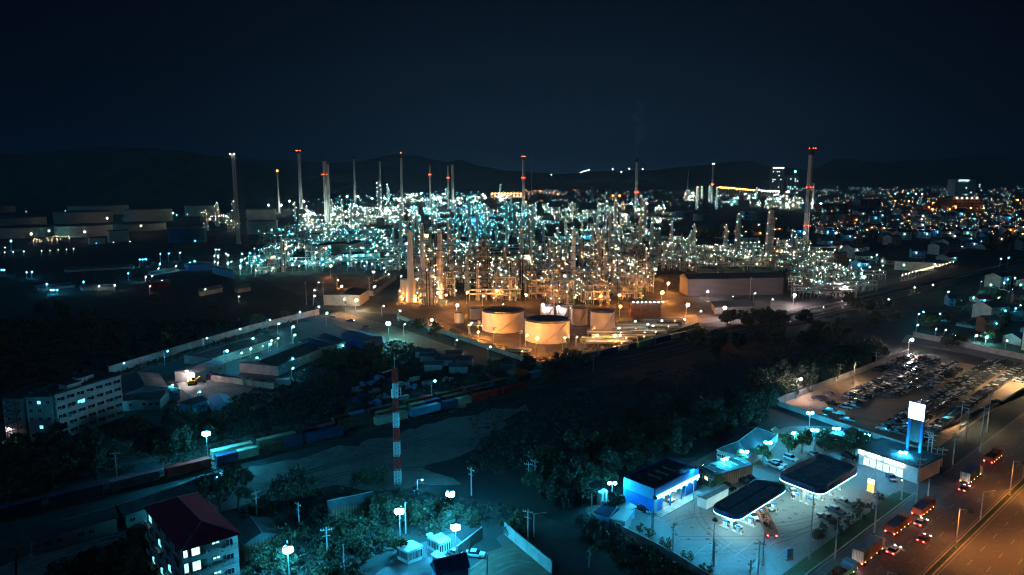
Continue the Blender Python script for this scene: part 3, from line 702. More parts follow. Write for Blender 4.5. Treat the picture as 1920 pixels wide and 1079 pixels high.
wood([(300,780),(420,760),(520,780),(470,820),(380,830)], 8, [6,2], 32, .6, .8, 5)
wood([(60,560),(590,560),(560,600),(400,640),(200,700),(0,760),(0,600)], 16, [0,1,2], 33, .7, 1, 12, 'trees in the dark field')
wood([(1490,1040),(1530,1000),(1600,950),(1665,925),(1672,935),(1600,985),(1520,1050)], 12, [6,5], 34, .38, .6, 2, 'bushes of the forecourt verge')
# ================================================================== white apartment block, left
z = 15.5
q = corners((85,739),(103,741),(226,704),z)   # front-left stub, corner, long facade
a, b = P(103,741,z), P(226,704,z); u = (b-a).normalized(); n = Vector((-u.y,u.x,0)); n = n if n.y > 0 else -n
def fl(p): return Vector((p.x,p.y,0))
qs = [fl(a), fl(b), fl(b+n*13), fl(a+n*13)]
t, l, c = building(qs, z, 'five storey white apartment block with rows of dark windows', 'apartment block', 'apartment_block', 'offwhite', 'roofd', 'flat', 1.2, .3)
lm('the white apartment block', c); APT = (t, qs[0], qs[1], c)
facade(t, qs[0], qs[1], .3, z-.6, 5, 7, 2.6, 1.2, .07, 'win', random.Random(4), .04, c)
facade(t, qs[1], qs[2], .3, z-.6, 5, 2, 1.2, 1.2, 0, org=c)
for x, y in ((.3,.5),(.62,.8)): ob('rooftop_room', MB().use(M['offwhite']).box((0,0,0), (5,4,1.6)).use(M['roofd']).box((0,0,1.6), (5.4,4.4,.15)).mesh('rooftop_room'), t, tuple((qs[0]-c)*(1-x)+(qs[1]-c)*x+n*13*(y-.3)+Vector((0,0,z+.26))), math.atan2(u.y,u.x))
for k in range(5): ob('water_tank', cached('wt', lambda: MB().use(M['white']).cyl((0,0,0), .7, 1.6, 10).mesh('water_tank')), t, tuple((qs[0]-c)*.7+(qs[1]-c)*.3+n*4+u*k*1.7+Vector((0,0,z+.3))))
# gabled end wing towards the left edge
a2 = P(47,742,z); wl = fl(a2)
d2 = (fl(a)-wl).normalized(); n2 = Vector((-d2.y,d2.x,0))
qs2 = [wl, fl(a)-d2*1.2-Vector((0,0,0)), fl(a)-d2*1.2+n2*12, wl+n2*12]
t2, l2, c2 = building(qs2, z-.4, 'gable-ended wing of flats with blue-lit stair windows', 'apartment block', 'apartment_block', 'offwhite', 'roofd', 'hip', 1.6, .5)
facade(t2, qs2[0], qs2[1], .3, z-1.2, 5, 3, 1.1, 1.1, .45, 'win', random.Random(3), .1, c2)
a3 = P(3,746,z-1); w3 = fl(a3)
qs3 = [w3, wl-d2*.8, wl-d2*.8+n2*12, w3+n2*12]
t3, l3, c3 = building(qs3, z-1, 'pinkish wing of flats with open steel stairs at the left edge', 'apartment block', 'apartment_block', 'pinkwall', 'roofd', 'flat', 1, .4)
m = MB().use(M['dsteel']); d3 = (qs3[1]-qs3[0]); L3 = d3.length; u3 = d3.normalized(); n3 = Vector((u3.y,-u3.x,0))
for k in range(5):
    p0 = qs3[0]-c3+u3*1.5+n3*1.2+Vector((0,0,.3+k*2.8)); p1 = p0+u3*(L3*.62)+Vector((0,0,1.4)); p2 = p0+Vector((0,0,2.8))
    m.tube(p0, p1, .16, 4); m.tube(p1, p2, .16, 4); m.tube(p0+Vector((0,0,1)), p1+Vector((0,0,1)), .06, 4); m.tube(p1+Vector((0,0,1)), p2+Vector((0,0,1)), .06, 4)
for f in (.1,.75): m.tube(qs3[0]-c3+u3*L3*f+n3*1.2, qs3[0]-c3+u3*L3*f+n3*1.2+Vector((0,0,14)), .12, 4)
ob('outdoor_stair', m.mesh('outdoor_stair'), t3)
facade(t3, qs3[0], qs3[1], .3, z-1.4, 5, 2, 1, 1.1, 0, org=c3, r=random.Random(2))
lamp_post(P(15,826), 4, 'pinkw', .22, 'lamp at the foot of the pinkish wing of flats', auto=False, arm=.6)
lamp_post(P(200,775), 4, 'cyan', .2, 'small lamp at the foot of the white apartment block', auto=False, arm=.6)
# sheds right of it
shed_from((232,740),(315,727),(222,712),5, 'broad grey-gabled shed beside the white apartment block', roof='roofg', rh=2.2, win=5, lit='win')
shed_from((225,752),(300,748),(232,733),4, 'low cyan-lit hall behind the white apartment block', roof='roofg', rh=1, win=6, lit='win')
shed_from((322,733),(336,729),(320,722),4, 'small cyan kiosk beside the machine yard', wall='cyan', roof='white', win=1, name='kiosk', rh=.5)
shed_from((358,760),(388,750),(350,750),4, 'cyan-lit shed with sloping roof below the machine yard', wall='cyan', roof='roofg', win=2, name='shed', rh=1.2)
shed_from((402,762),(438,756),(400,745),4, 'pale blue hut right of the cyan-lit shed', wall='cyan', roof='cyan', win=2, name='hut', rh=1.2)
lamp_post(P(318,746), 5, 'cyan', .26, 'small cyan lamp beside the cyan kiosk', auto=False); lamp_post(P(372,758), 5, 'cyan', .3, 'cyan lamp on the shed below the machine yard', auto=False); lamp_post(P(262,752), 5, 'cyan', .3, 'cyan lamp on the low hall behind the white block', auto=False)
lamp_post(P(351,722), 6, 'pinkw', .42, 'bright pinkish floodlight beside the yellow excavator', auto=False, arm=.4)
# excavator
e = P(361,722); t = thing('excavator', 'small yellow excavator standing on the lit machine yard', 'excavator', tuple(e), .4)
yel = mat('excavator_yellow', (.55,.33,.03), .5)
for y in (-1,1): ob('track', MB().use(M['tyre']).box((0,y,0), (3.4,.5,.8)).mesh('track'), t)
bd = ob('body', MB().use(yel).box((-.4,0,.85), (2.6,2.2,1.1)).mesh('excavator_body'), t); ob('cab', MB().use(M['glass']).box((.5,.55,1.9), (1.2,1,1.1)).use(yel).box((.5,.55,3.0), (1.3,1.1,.12)).mesh('excavator_cab'), t)
ob('arm', MB().use(yel).tube((.8,-.4,1.6), (3.2,-.4,3.6), .22, 5).tube((3.2,-.4,3.6), (4.6,-.4,1.4), .18, 5).use(M['rust']).box((4.7,-.4,.6), (.8,.9,.8)).mesh('excavator_arm'), t)
# ================================================================== cyan-lit wall, its lamps, warehouses between
wall_line([P(205,703), P(330,664), P(470,622), P(598,590)], 3.6, 'long cyan-lit concrete wall between dark field and warehouses', bay=6)
for x, y, yt in ((225,706,680),(306,682,656),(380,656,634),(442,637,616),(498,618,598),(555,603,582),(590,592,572)):
    b = P(x,y); lamp_post(P(x+3,y+4), max(7,HT(b,yt)), 'cyan', .24, 'cyan lamp on tall pole', arm=2.2, rz=-.3, group='street lamps along the concrete wall')
lm('the cyan-lit concrete wall', P(400,650))
shed_from((398,672),(520,634),(432,640),4.2, 'large dark-roofed warehouse nearest the cyan-lit concrete wall', roof='roofd', win=10, name='warehouse', rh=1.4, lit='win', wall='concrete')
shed_from((520,687),(610,650),(448,680),4.5, 'large dark-roofed warehouse with columned side facing the scrub', wall='wallc', roof='roofd', win=14, name='warehouse', rh=1.4)
lm('the two dark-roofed warehouses', P(490,670))
shed_from((560,640),(598,652),(535,612),5, 'narrow blue-roofed warehouse between the yard lanes', roof='roofb', win=0, name='warehouse', rh=1)
shed_from((598,630),(630,642),(570,606),5, 'bright blue-lit long roof beside the yard gate', roof='roofb', win=0, name='warehouse', rh=1, wall='blue')
shed_from((640,626),(680,638),(600,598),5, 'dark blue-roofed shed nearest the orange-lit junction', roof='roofb', win=0, name='warehouse', rh=1, wall='blue')
shed_from((365,700),(420,680),(345,690),4.5, 'grey lean-to roof beside the bright cyan lamp', roof='roofg', win=3, name='shed', rh=.8)
lamp_post(P(422,694), 9, 'cyan', .5, 'bright cyan lamp at the near end of the warehouses', auto=False)
lamp_post(P(729,640), 10, 'tealX' if False else 'teal', .8, 'brightest green-cyan floodlight at the orange-lit junction', heads=2, arm=.6, auto=False, cat='floodlight mast'); lm('the brightest green-cyan floodlight', P(729,640))
for x, y in ((451,684),(470,675),(507,660),(520,655),(551,648),(473,655),(480,693),(521,626)): lamp_post(P(x,y), 5.5, 'teal', .3, 'small pale lamp on the warehouse lane', arm=.8, group='lamps of the warehouse lane')
for x, y in ((547,693),(547,713)): lamp_post(P(x,y), 5, 'cyan', .25, 'small cyan lamp beside the scrub', arm=.8, group='lamps of the warehouse lane')
t, qs, c = shed_from((632,648),(648,642),(630,640),4.5, 'brightly lit cyan gatehouse on the yard lane', wall='cyan', roof='white', win=0, name='gatehouse', rh=.5)
window(t, (0,-3.6,2), .3, 3, 1.8, 'winw'); ob('lamp', bulb('teal', .45), t, (-2.5,-3.5,4)); ob('lamp', bulb('teal', .35), t, (4,-3,4))
for x, y, k in ((658,604,'black'),(687,616,'grey'),(625,597,'red')): car(P(x,y), rad(-15), k, 'pickup' if k == 'black' else 'sedan', {'black':'dark pickup','grey':'grey car','red':'red car'}[k]+' on the orange-lit junction', group='cars')
for x, y, lb in ((548,640,'added bright cyan lamp between the narrow blue-roofed warehouse and the wall'),(612,612,'added bright cyan lamp behind the long blue-lit roof'),(505,676,'added bright cyan lamp on the lane between the two big warehouses')): lamp_post(P(x,y), 8, 'cyan', .4, lb, arm=1, auto=False)  # extra lamps added to spread teal light over the shed roofs
# container row closing the machine yard
a, b = P(397,712), P(512,728); n_ = 12
for i in range(n_):
    if i in (6,7): continue
    p = a.lerp(b, (i+.5)/n_); v = cached(('yc',i%3), lambda: container_mesh(['pink','offwhite','cream'][i%3], 6.1))
    t = thing('shipping_container', ['rose','pale','cream'][i%3]+' container in the row closing the machine yard', 'shipping container', tuple(p), heading(a,b)+PI/2*0, 'containers closing the machine yard', data=v, auto=False)
    t['label'] = f"{['rose','pale','cream'][i%3]} container, {['first','second','third','fourth','fifth','sixth','seventh','eighth','ninth','tenth','eleventh','twelfth'][i]} from the left in the row closing the machine yard"
t = thing('shipping_container', 'single pale container apart at the right end of the machine yard row', 'shipping container', tuple(P(531,722)), 0, data=cached(('yc',1), lambda: container_mesh('offwhite', 6.1)))
lm('the machine yard containers', P(455,720)); lm('the yellow excavator', P(361,722))
# junk heaps and tarpaulins in the dark yard between
r = random.Random(9)
for i, p in enumerate(rnd_in([(640,725),(760,700),(880,720),(900,760),(820,770),(700,760),(640,760)], 26, 6, 77)):
    m = MB().use(M[r.choice(['cyan','grey','offwhite','rust','navy'])])
    for k in range(7): m.box((r.uniform(-2,2),r.uniform(-1.5,1.5),0), (r.uniform(.8,3),r.uniform(.6,2),r.uniform(.4,1.6)), r.uniform(0,3))
    thing('scrap_heap', 'low heap of pale boxes and sheets', 'scrap heap', tuple(p), 0, 'scrap heaps in the dark yard', data=m.mesh('scrap'), auto=True)
for i, p in enumerate(rnd_in([(790,660),(860,665),(880,690),(960,700),(900,715),(800,690)], 9, 9, 78)):
    t, l, c = building([p+Vector(v) for v in ((-4,-3,0),(4,-3,0),(4,3,0),(-4,3,0))], 3, 'small hut with grey sheet roof', 'hut', 'hut', 'offwhite', 'roofg', 'gable', 1, .4, 'huts beside the perimeter road', True)
for x, y in ((812,660),(840,674),(856,683)): car(P(x,y), rad(-20), R.choice(['white','silver']), 'sedan', 'pale car beside the perimeter road', group='cars', auto=True)
# ================================================================== container trains
pal = ['cblue','cblue','pink','navy','cream','red','cyan','navy','rust','green']; rt = random.Random(14)
CM = {}
def cmesh(p, L):
    if (p,L) not in CM: CM[(p,L)] = container_mesh(p, L)
    return CM[(p,L)]
WF = wagon_mesh(12.6); BG = bogie_mesh(); rzr = math.atan2(RD.y, RD.x)
names = {'grey':'grey','cblue':'dull blue','pink':'rose pink','navy':'dark navy','cream':'cream','red':'red','cyan':'pale blue','rust':'rusty brown','green':'green'}
def s_of(px, off):   # arc length along the rail where pixel column px is met
    lo, hi = L0, L1
    for _ in range(40):
        m_ = (lo+hi)/2
        if PX(rail_pt(m_, off))[0] < px: lo = m_
        else: hi = m_
    return lo
def train(tr, x0, x1, seq, look):
    s0, s1 = s_of(x0, TR[tr]), s_of(x1, TR[tr]); i = 0; s = s0
    while s+13.8 < s1:
        p = rail_pt(s+6.9, TR[tr]); t = thing('flat_wagon', 'rusty flat wagon under containers', 'railway wagon', (p.x,p.y,0), rzr, 'container wagons on the tracks', auto=True)
        ob('frame', WF, t)
        for x in (-4.6, 4.6): ob('bogie', BG, t, (x,0,0))
        two = rt.random() < .45
        for k, dx in enumerate((-3.1,3.1) if two else (0,)):
            c_ = seq[(i+k)%len(seq)] if seq else rt.choice(pal); q_ = rail_pt(s+6.9+dx, TR[tr])
            thing('shipping_container', names[c_]+' container on '+look, 'shipping container', (q_.x,q_.y,1.1), rzr, 'containers on the freight trains', data=cmesh(c_, 6.1 if two else 12.2), auto=True)
        s += 13.9; i += 2
train(0, -40, 700, ['navy','cblue','cblue','navy','pink','cblue','red','pink','cblue','cream','rust','cblue'], 'the nearest track')
train(0, 700, 1010, None, 'the nearest track')
train(1, 392, 960, ['cream','red','cream','navy','rust','pink','rust','navy'], 'the middle track')
train(2, 620, 1020, ['rust','cyan','pink','green','green','red'], 'the third track')
train(3, 1040, 1330, ['cream','navy','green'], 'the farthest track')
lm('the trains by the mast', P(700,830)); lm('the left train end', P(200,930))
lm('the mast by the trains', P(391,876))
# ================================================================== FILLING STATION
z = 7.2
qb = [P(1169,942), P(1224,965), P(1305,921)]; qb.append(qb[0]+qb[2]-qb[1]); qs = [fl(p) for p in qb]; c = sum(qs, Vector())/4
lm('the blue shop', c)
t = thing('shop_building', 'bright blue flat-roofed shop with glowing white front', 'shop', tuple(c))
l = [p-c for p in qs]
zt_ = HT(qs[1], 919)
u = (l[2]-l[1]).normalized(); n = Vector((u.y,-u.x,0)); back = (l[0]-l[1]).normalized()
w = MB()
def wallseg(a, b, z0, z1, m, th=.3):
    d = b-a; mid = (a+b)/2; w.use(M[m]).box((mid.x,mid.y,z0), (d.length,th,z1-z0), math.atan2(d.y,d.x))
wallseg(l[0], l[1], 0, zt_*.62, 'blue'); wallseg(l[0], l[1], zt_*.62, zt_+.4, 'cyan', .34); wallseg(l[3], l[0], 0, zt_+.4, 'blue'); wallseg(l[2], l[3], 0, zt_+.4, 'cyan')  # paler upper left wall holds the uplight in its colour
wallseg(l[1], l[1]+u*1.6, 0, zt_*.7, 'cyan', .5); wallseg(l[1]+u*1.6, l[1]+u*4, 0, zt_*.62, 'blue', .3)
wallseg(l[1]+u*14.5, l[2], 0, zt_*.62, 'blue', .3)
ob('wall', w.mesh('shop_walls'), t)
w = MB(); wallseg(l[1]+n*.4, l[2]+n*.4, zt_*.72, zt_+.45, 'blue', .5); ob('fascia', w.mesh('shop_fascia'), t)
ob('roof', MB().use(M['roofd']).prism([p*.985 for p in l], zt_-.4, zt_-.15).mesh('shop_roof'), t)
for i in range(3):
    p = l[1]*.25+l[2]*.25+l[0]*.25+l[3]*.25+u*(i*3.4-3.0)
    ob('roof_duct', cached('duct', lambda: MB().use(M['offwhite']).box((0,0,0), (.2,4.4,.25)).box((.25,1.9,0), (.5,.5,.45)).box((.25,-1.2,0), (.5,.4,.45)).mesh('roof_duct')), t, (p.x,p.y,zt_-.14), math.atan2(back.y,back.x)+PI/2)
w = MB(); w.use(E['strip']); mid = (l[1]+l[2])/2+n*.7; w.box((mid.x,mid.y,zt_*.64), ((l[2]-l[1]).length-.3,.35,.75), math.atan2(u.y,u.x)); ob('light_strip', w.mesh('light_strip'), t)
w = MB().use(E['shopin']); 
for i in range(4): p = l[1]+u*(5.5+i*2.6)+back*2.5; w.box((p.x,p.y,zt_*.6), (1.8,.3,.06), math.atan2(u.y,u.x))
ob('interior_lights', w.mesh('interior_lights'), t)
w = MB().use(M['white']); p = l[1]+u*9+back*5; w.box((p.x,p.y,0), (12,.15,zt_*.6), math.atan2(u.y,u.x)); ob('interior_wall', w.mesh('interior_wall'), t)
w = MB().use(M['concrete']); mid = (l[1]+l[2])/2+n*1.3; w.box((mid.x,mid.y,.05), ((l[2]-l[1]).length,2.6,.15), math.atan2(u.y,u.x)); ob('porch_slab', w.mesh('porch'), t)
for f in (.36,.62): p = l[1]+(l[2]-l[1])*f+n*.3; ob('column', cached('scol', lambda: MB().use(M['blue']).box((0,0,0), (.4,.4,zt_*.7)).mesh('shop_column')), t, tuple(p))
for i in range(7):
    p = l[1]+u*(3+i*2.6)+n*1.1; ob('downlight', bulb('cyan', .22), t, (p.x,p.y,zt_*.62))
for i in range(5):
    p = l[1]+u*(5.5+i*1.8)+n*.6; ob('motor_scooter', None, t) if False else None
# canopies
def canopy(L_, B_, Rr, T_, z, label, rows, parapet, light):
    pts = [fl(P(*q_, z)) for q_ in (L_, B_, Rr, T_)]; c = sum(pts, Vector())/4
    t = thing('station_canopy', label, 'canopy', tuple(c)); l = [p-c for p in pts]
    def rounded(k, rr):
        out = []; rr = rr*.66
        for i in range(4):
            p = l[i]*k; a = (l[i-1]*k-p).normalized(); b = (l[(i+1)%4]*k-p).normalized()
            p0, p1 = p+a*rr, p+b*rr
            for s in range(7):
                f = s/6; out.append(p0*(1-f)**2+p*2*f*(1-f)+p1*f*f)
        return out
    o, i1, i2 = rounded(1, 4.2), rounded(.93, 3.8), rounded(.82, 3.2)
    ar = sum(o[k-1].x*o[k].y-o[k].x*o[k-1].y for k in range(len(o)))
    if ar < 0: o, i1, i2 = o[::-1], i1[::-1], i2[::-1]
    m = MB().use(M['canopy']); m.prism(i2, z-.35, z-.05); ob('deck', m.mesh('canopy_deck'), t)
    m = MB().use(M['grey']); N_ = len(o)
    vs = [(p.x,p.y,z+parapet) for p in i1]+[(p.x,p.y,z-.05) for p in i2]; m.add(vs, [(k,(k+1)%N_,(k+1)%N_+N_,k+N_) for k in range(N_)])
    m.use(M['grey']); vs = [(p.x,p.y,z+parapet*.7) for p in o]+[(p.x,p.y,z+parapet) for p in i1]; m.add(vs, [(k,(k+1)%N_,(k+1)%N_+N_,k+N_) for k in range(N_)])
    m.use(M['navy']); vs = [(p.x,p.y,z-1.0) for p in o]+[(p.x,p.y,z+parapet*.7) for p in o]; m.add(vs, [(k,(k+1)%N_,(k+1)%N_+N_,k+N_) for k in range(N_)])
    ob('fascia', m.mesh('canopy_fascia'), t)
    m = MB().use(E['strip'])
    o2 = [p*1.002 for p in o]; vs = [(p.x,p.y,z-1.0) for p in o2]+[(p.x,p.y,z-.86) for p in o2]; m.add(vs, [(k,(k+1)%N_,(k+1)%N_+N_,k+N_) for k in range(N_)]); ob('edge_light', m.mesh('canopy_edge_light'), t)
    m = MB().use(M['white']); m.prism(rounded(.985, 4), z-.56, z-.5); ob('soffit', m.mesh('canopy_soffit'), t)
    u = (l[2]-l[1]).normalized(); v = (l[0]-l[1]).normalized(); A = (l[2]-l[1]).length; B = (l[0]-l[1]).length
    ob('roof_ridge', MB().use(M['grey' if parapet < .8 else 'offwhite']).box((0,0,z-.05), (A*.8,.3,.25), math.atan2(u.y,u.x)).mesh('roof_ridge'), t)
    for i in range(rows):
        for j in (.3,.7):
            p = l[1]+u*A*(i+.5)/rows+v*B*j
            ob('light_panel', cached(('lpn',light), lambda: MB().use(E[light]).box((0,0,0), (1.1,1.1,.05)).mesh('light_panel')), t, (p.x,p.y,z-.62), math.atan2(u.y,u.x))
    for i in range(max(3,rows-1)):
        p = l[1]+u*A*(i+.7)/(max(3,rows-1)+.4)+v*B*.5
        ob('column', cached('ccol', lambda: MB().use(M['white']).box((0,0,0), (.5,.5,z-.5)).mesh('canopy_column')), t, (p.x,p.y,.05), math.atan2(u.y,u.x))
        yield c+p, math.atan2(u.y,u.x)
def pump_island(p, rz, look):
    t = thing('pump_island', look, 'fuel pump', (p.x,p.y,.07), rz+PI/2, 'fuel pump islands', auto=True)
    ob('plinth', cached('pi', lambda: MB().use(M['concrete']).prism([(-3,-.6),(3,-.6),(3.4,0),(3,.6),(-3,.6),(-3.4,0)], 0, .18).mesh('plinth')), t)
    for x in (-1.8,1.8):
        pm = ob('pump', cached('pump', lambda: MB().use(M['white']).box((0,0,0), (.9,.5,1.5)).use(M['blue']).box((0,0,1.5), (1.0,.55,.35)).mesh('pump')), t, (x,0,.18))
        ob('display', cached('pdp', lambda: MB().use(M['glass']).box((0,0,0), (.6,.04,.35)).mesh('pump_display')), pm, (0,-.27,1.0)); 
    m = cached('bol', lambda: MB().use(M['red']).cyl((0,0,0), .1, .9, 8).mesh('bollard'))
    for x in (-3.1,3.1): ob('guard_post', m, t, (x,0,.18))
for p, rz in list(canopy((1331,952),(1383,972),(1479,912),(1420,898),6.0, 'long dark green fuel canopy with rounded corners, the left and nearer one', 5, .45, 'panel')): pump_island(p, rz, 'pump island under the left canopy')
for p, rz in list(canopy((1456,892),(1540,924),(1613,880),(1536,854),6.5, 'larger fuel canopy with raised pale parapet, the right and farther one', 5, 1.0, 'panel')): pump_island(p, rz, 'pump island under the right canopy')
lm('the left canopy', P(1405,960)); lm('the right canopy', P(1535,915))
# vehicles
def car2(a, b, paint, kind, label, **k): a, b = P(*a), P(*b); return car((a+b)/2, heading(a,b), paint, kind, label, **k)
car2((1212,962),(1192,952),'black','sedan','black car parked beside the blue wall of the shop')
car2((1440,872),(1466,883),'white','pickup','white pickup in the front slot left of the right canopy')
car2((1450,868),(1470,876),'silver','sedan','silver car just behind the white pickup')
car2((1472,859),(1494,867),'white','suv','white suv above the right canopy’s left end'.replace('’',' '))
car2((1518,851),(1536,860),'white','sedan','white car just behind the top edge of the right canopy')
car2((1385,902),(1405,911),'black','pickup','black pickup between the two canopies and the slatted roof')
car2((1400,898),(1416,905),'navy','sedan','dark blue car beside the black pickup')
car2((1356,914),(1376,922),'black','suv','black suv beside the white container hut')
car2((1586,858),(1600,864),'black','suv','small black van standing on the lane behind the right canopy')
car2((1616,858),(1630,868),'silver','pickup','silver pickup parked before the convenience shop')
car2((1632,866),(1645,874),'white','sedan','white car parked before the convenience shop')
car2((1662,884),(1644,878),'red','sedan','red car with glowing tail lamps near the convenience shop', lit='tail')
car2((1672,882),(1690,892),'grey','suv','grey suv with lamps on beneath the tall lit sign', lit='head')
car2((1668,896),(1674,904),'navy','pickup','dark pickup beside the hedge under the tall sign')
car2((1560,981),(1540,970),'black','pickup','black pickup nearest the hedge in the queue, lowest of three')
car2((1576,966),(1556,956),'navy','pickup','dark pickup in the middle of the queue beside the hedge')
car2((1592,951),(1572,942),'cyan' if False else 'grey','pickup','grey pickup at the top of the queue beside the hedge')
car2((1366,984),(1382,992),'white','sedan','white car beneath the left end of the left canopy')
car2((1405,966),(1418,976),'white','sedan','white car beneath the middle of the left canopy')
car2((1432,950),(1446,958),'silver','sedan','silver car beneath the right end of the left canopy')
car2((1483,922),(1490,930),'white','sedan','white car filling up under the right canopy')
car2((1240,935),(1256,942),'grey','sedan','grey car inside the glowing front of the blue shop')
lorry(P(1447,1012), P(1421,958), 'trailer', 'brickred', 'long red flatbed lorry leaving the left canopy')
tag(bpy.data.objects[-1]) if False else None
# container hut, slatted canopy, restaurant
shed_from((1325,936),(1366,915),(1322,922),3, 'ribbed white container hut behind the left canopy', wall='white', roof='roofg', win=0, name='hut', rh=.3)
t, qs, c = shed_from((1310,878),(1340,893),(1362,850),4, 'dark slatted roof with warm light beside the blue shop', wall='brown', roof='roofd', kind='flat', win=3, name='pavilion', rh=.5, lit='winy')
for i in range(5):
    p = (qs[0]-c)*(1-(i+.5)/5)+(qs[3]-c)*((i+.5)/5)+(qs[1]-qs[0])*.45; d = qs[1]-qs[0]
    ob('roof_slat', MB().use(M['pinkwall']).box((0,0,0), (d.length*.7,.4,.15)).mesh('roof_slat'), t, (p.x,p.y,4.3), math.atan2(d.y,d.x))
for x, y in ((1318,888),(1330,897),(1345,893),(1500,842),(1385,878)): lamp_post(P(x,y), 2.6, 'warm', .13, 'low warm lamp post near the slatted roof', arm=0, group='low warm lamps')
t, qs, c = shed_from((1345,843),(1402,858),(1421,808),3.8, 'large dark hip-roofed restaurant left of the station plaza', wall='pinkwall', roof='roofd', kind='hip', win=7, name='restaurant', rh=2.6, lit='winy'); lm('the dark-roofed restaurant', c)
shed_from((1440,812),(1452,815),(1443,806),3.5, 'tiny warm-lit gabled kiosk behind the restaurant', wall='cream', roof='rust', win=1, name='kiosk', rh=1.4, lit='winy')
# convenience shop along the back with lit front
t, qs, c = shed_from((1612,842),(1722,878),(1625,815),4.8, 'long convenience shop with glowing white windows and signs', wall='white', roof='roofd', kind='flat', win=0, name='convenience_shop', rh=.6)
lm('the convenience shop', c)
a_, b_ = qs[0], qs[1]; uu = (b_-a_).normalized(); nn = Vector((uu.y,-uu.x,0)); rz_ = math.atan2(uu.y,uu.x); LL = (b_-a_).length
for i in range(6): p = a_+uu*LL*(.05+.115*i)+nn*.06-c; window(t, (p.x+uu.x*1.5,p.y+uu.y*1.5,1.6), rz_, LL*.1, 2.3, 'winw')
for x0, x1 in ((.0,.1),(.16,.38),(.46,.78)): p = a_+uu*LL*(x0+x1)/2+nn*.4-c; ob('sign_board', MB().use(E['sign']).box((0,0,0), (LL*(x1-x0),.2,1.1)).mesh('sign_board'), t, (p.x,p.y,3.6), rz_)
shed_from((1560,815),(1600,826),(1555,798),4, 'low brown-roofed annexe behind the station trees', wall='brown', roof='roofd', kind='flat', win=3, name='annexe', rh=.5, lit='winy')
# parking stripes
mb = MB().use(M['mark'])
for i in range(34):
    p = P(1520+i*5.6, 846+i*1.15); q2 = P(1548+i*5.6, 842+i*1.15+13); d = (q2-p); mid = (p+q2)/2; mb.box((mid.x,mid.y,.055 if i < 12 else .062), (min(5,d.length),.14,.03), math.atan2(d.y,d.x))
for i in range(5):
    p, q2 = P(1290+i*42, 1050-i*2), P(1330+i*42, 1020-i*2); d = q2-p; mid = (p+q2)/2; mb.box((mid.x,mid.y,.05), (d.length,.18,.02), math.atan2(d.y,d.x))
struct('parking_markings', mb)
# side service bays with sheds left of the shop
shed_from((1118,962),(1143,970),(1130,948),3, 'small blue-roofed bay shed at the lane corner', wall='cyan', roof='roofb', kind='flat', win=0, name='shed', rh=.4)
shed_from((1146,972),(1172,978),(1160,955),3, 'flat white-roofed bay shed beside the round tree', wall='grey', roof='white', kind='flat', win=1, name='shed', rh=.4)
shed_from((1170,960),(1190,952),(1160,952),3, 'narrow lean-to roof joining the blue shop wall', wall='cyan', roof='white', kind='flat', win=0, name='lean_to', rh=.3)
for x, y in ((1125,945),(1132,942)): 
    p = P(x,y); thing('gas_cylinder_tank', 'upright white gas tank, '+('left' if x == 1125 else 'right')+' of the pair behind the bay sheds', 'gas tank', tuple(p), data=MB().use(M['white']).cyl((0,0,0), .9, 3.2, 12).dome((0,0,3.2), .9, .5).mesh('gas_tank'))
tree(P(1154,965), 1, .72, 'round green tree between the bay sheds and the blue shop', auto=False)
for x, y, k, s, lb in ((1478,853,7,1.0,'spiky pale tree, leftmost under the plaza lamps'),(1503,850,7,1.15,'yellow-green tree, second from left on the plaza'),(1546,846,1,.85,'round green tree, third from left on the plaza'),(1602,857,0,1.0,'largest lit green tree, before the convenience shop'),(1343,925,7,.7,'small tree beside the ribbed container hut'),(1385,880,7,.8,'thin tree beside the slatted roof'),(1430,870,7,.9,'thin tree beside the restaurant')):
    tree(P(x,y), k, s, lb, auto=False)
for x, y, yt, lb in ((1147,945,905,'left of the blue shop behind the round tree'),(1357,897,863,'in front of the slatted roof'),(1394,882,849,'between slatted roof and restaurant'),(1438,864,829,'in front of the restaurant'),(1488,848,812,'over the leftmost plaza trees'),(1525,845,806,'between the yellow-green and round trees'),(1566,836,807,'right of the third plaza tree'),(1623,848,816,'beside the largest plaza tree'),(1517,805,785,'behind the restaurant kiosk'),(1690,884,857,'in front of the convenience shop')):
    b = P(x,y); lamp_post(b, max(6,HT(b,yt)), 'cyan', .5, 'bright cyan lamp '+lb, arm=.7, auto=False, group='lamps of the filling station', heads=2)
# small verge lamp, then hooded lamps added to brighten the forecourt
for x, y, h, kd, r_, lb in ((1690,938,5,'cyan',.2,'small cyan lamp on the oval verge beside the highway'),(1224,1006,9,'cyanD',.36,'added forecourt lamp by the lane wall below the blue shop'),(1336,1052,9,'cyanD',.36,'added forecourt lamp at the lane wall, middle one'),(1430,1060,9,'cyanD',.36,'added forecourt lamp at the lane wall, nearest the exit'),(1300,935,8,'cyanD',.25,'added forecourt lamp between the blue shop and the left canopy'),(1640,905,8,'cyanD',.3,'added forecourt lamp beside the orange and white sign')): lamp_post(P(x,y), h, kd, r_, lb, arm=1.6, auto=False, down=kd[-1] == 'D', rz=1.2)
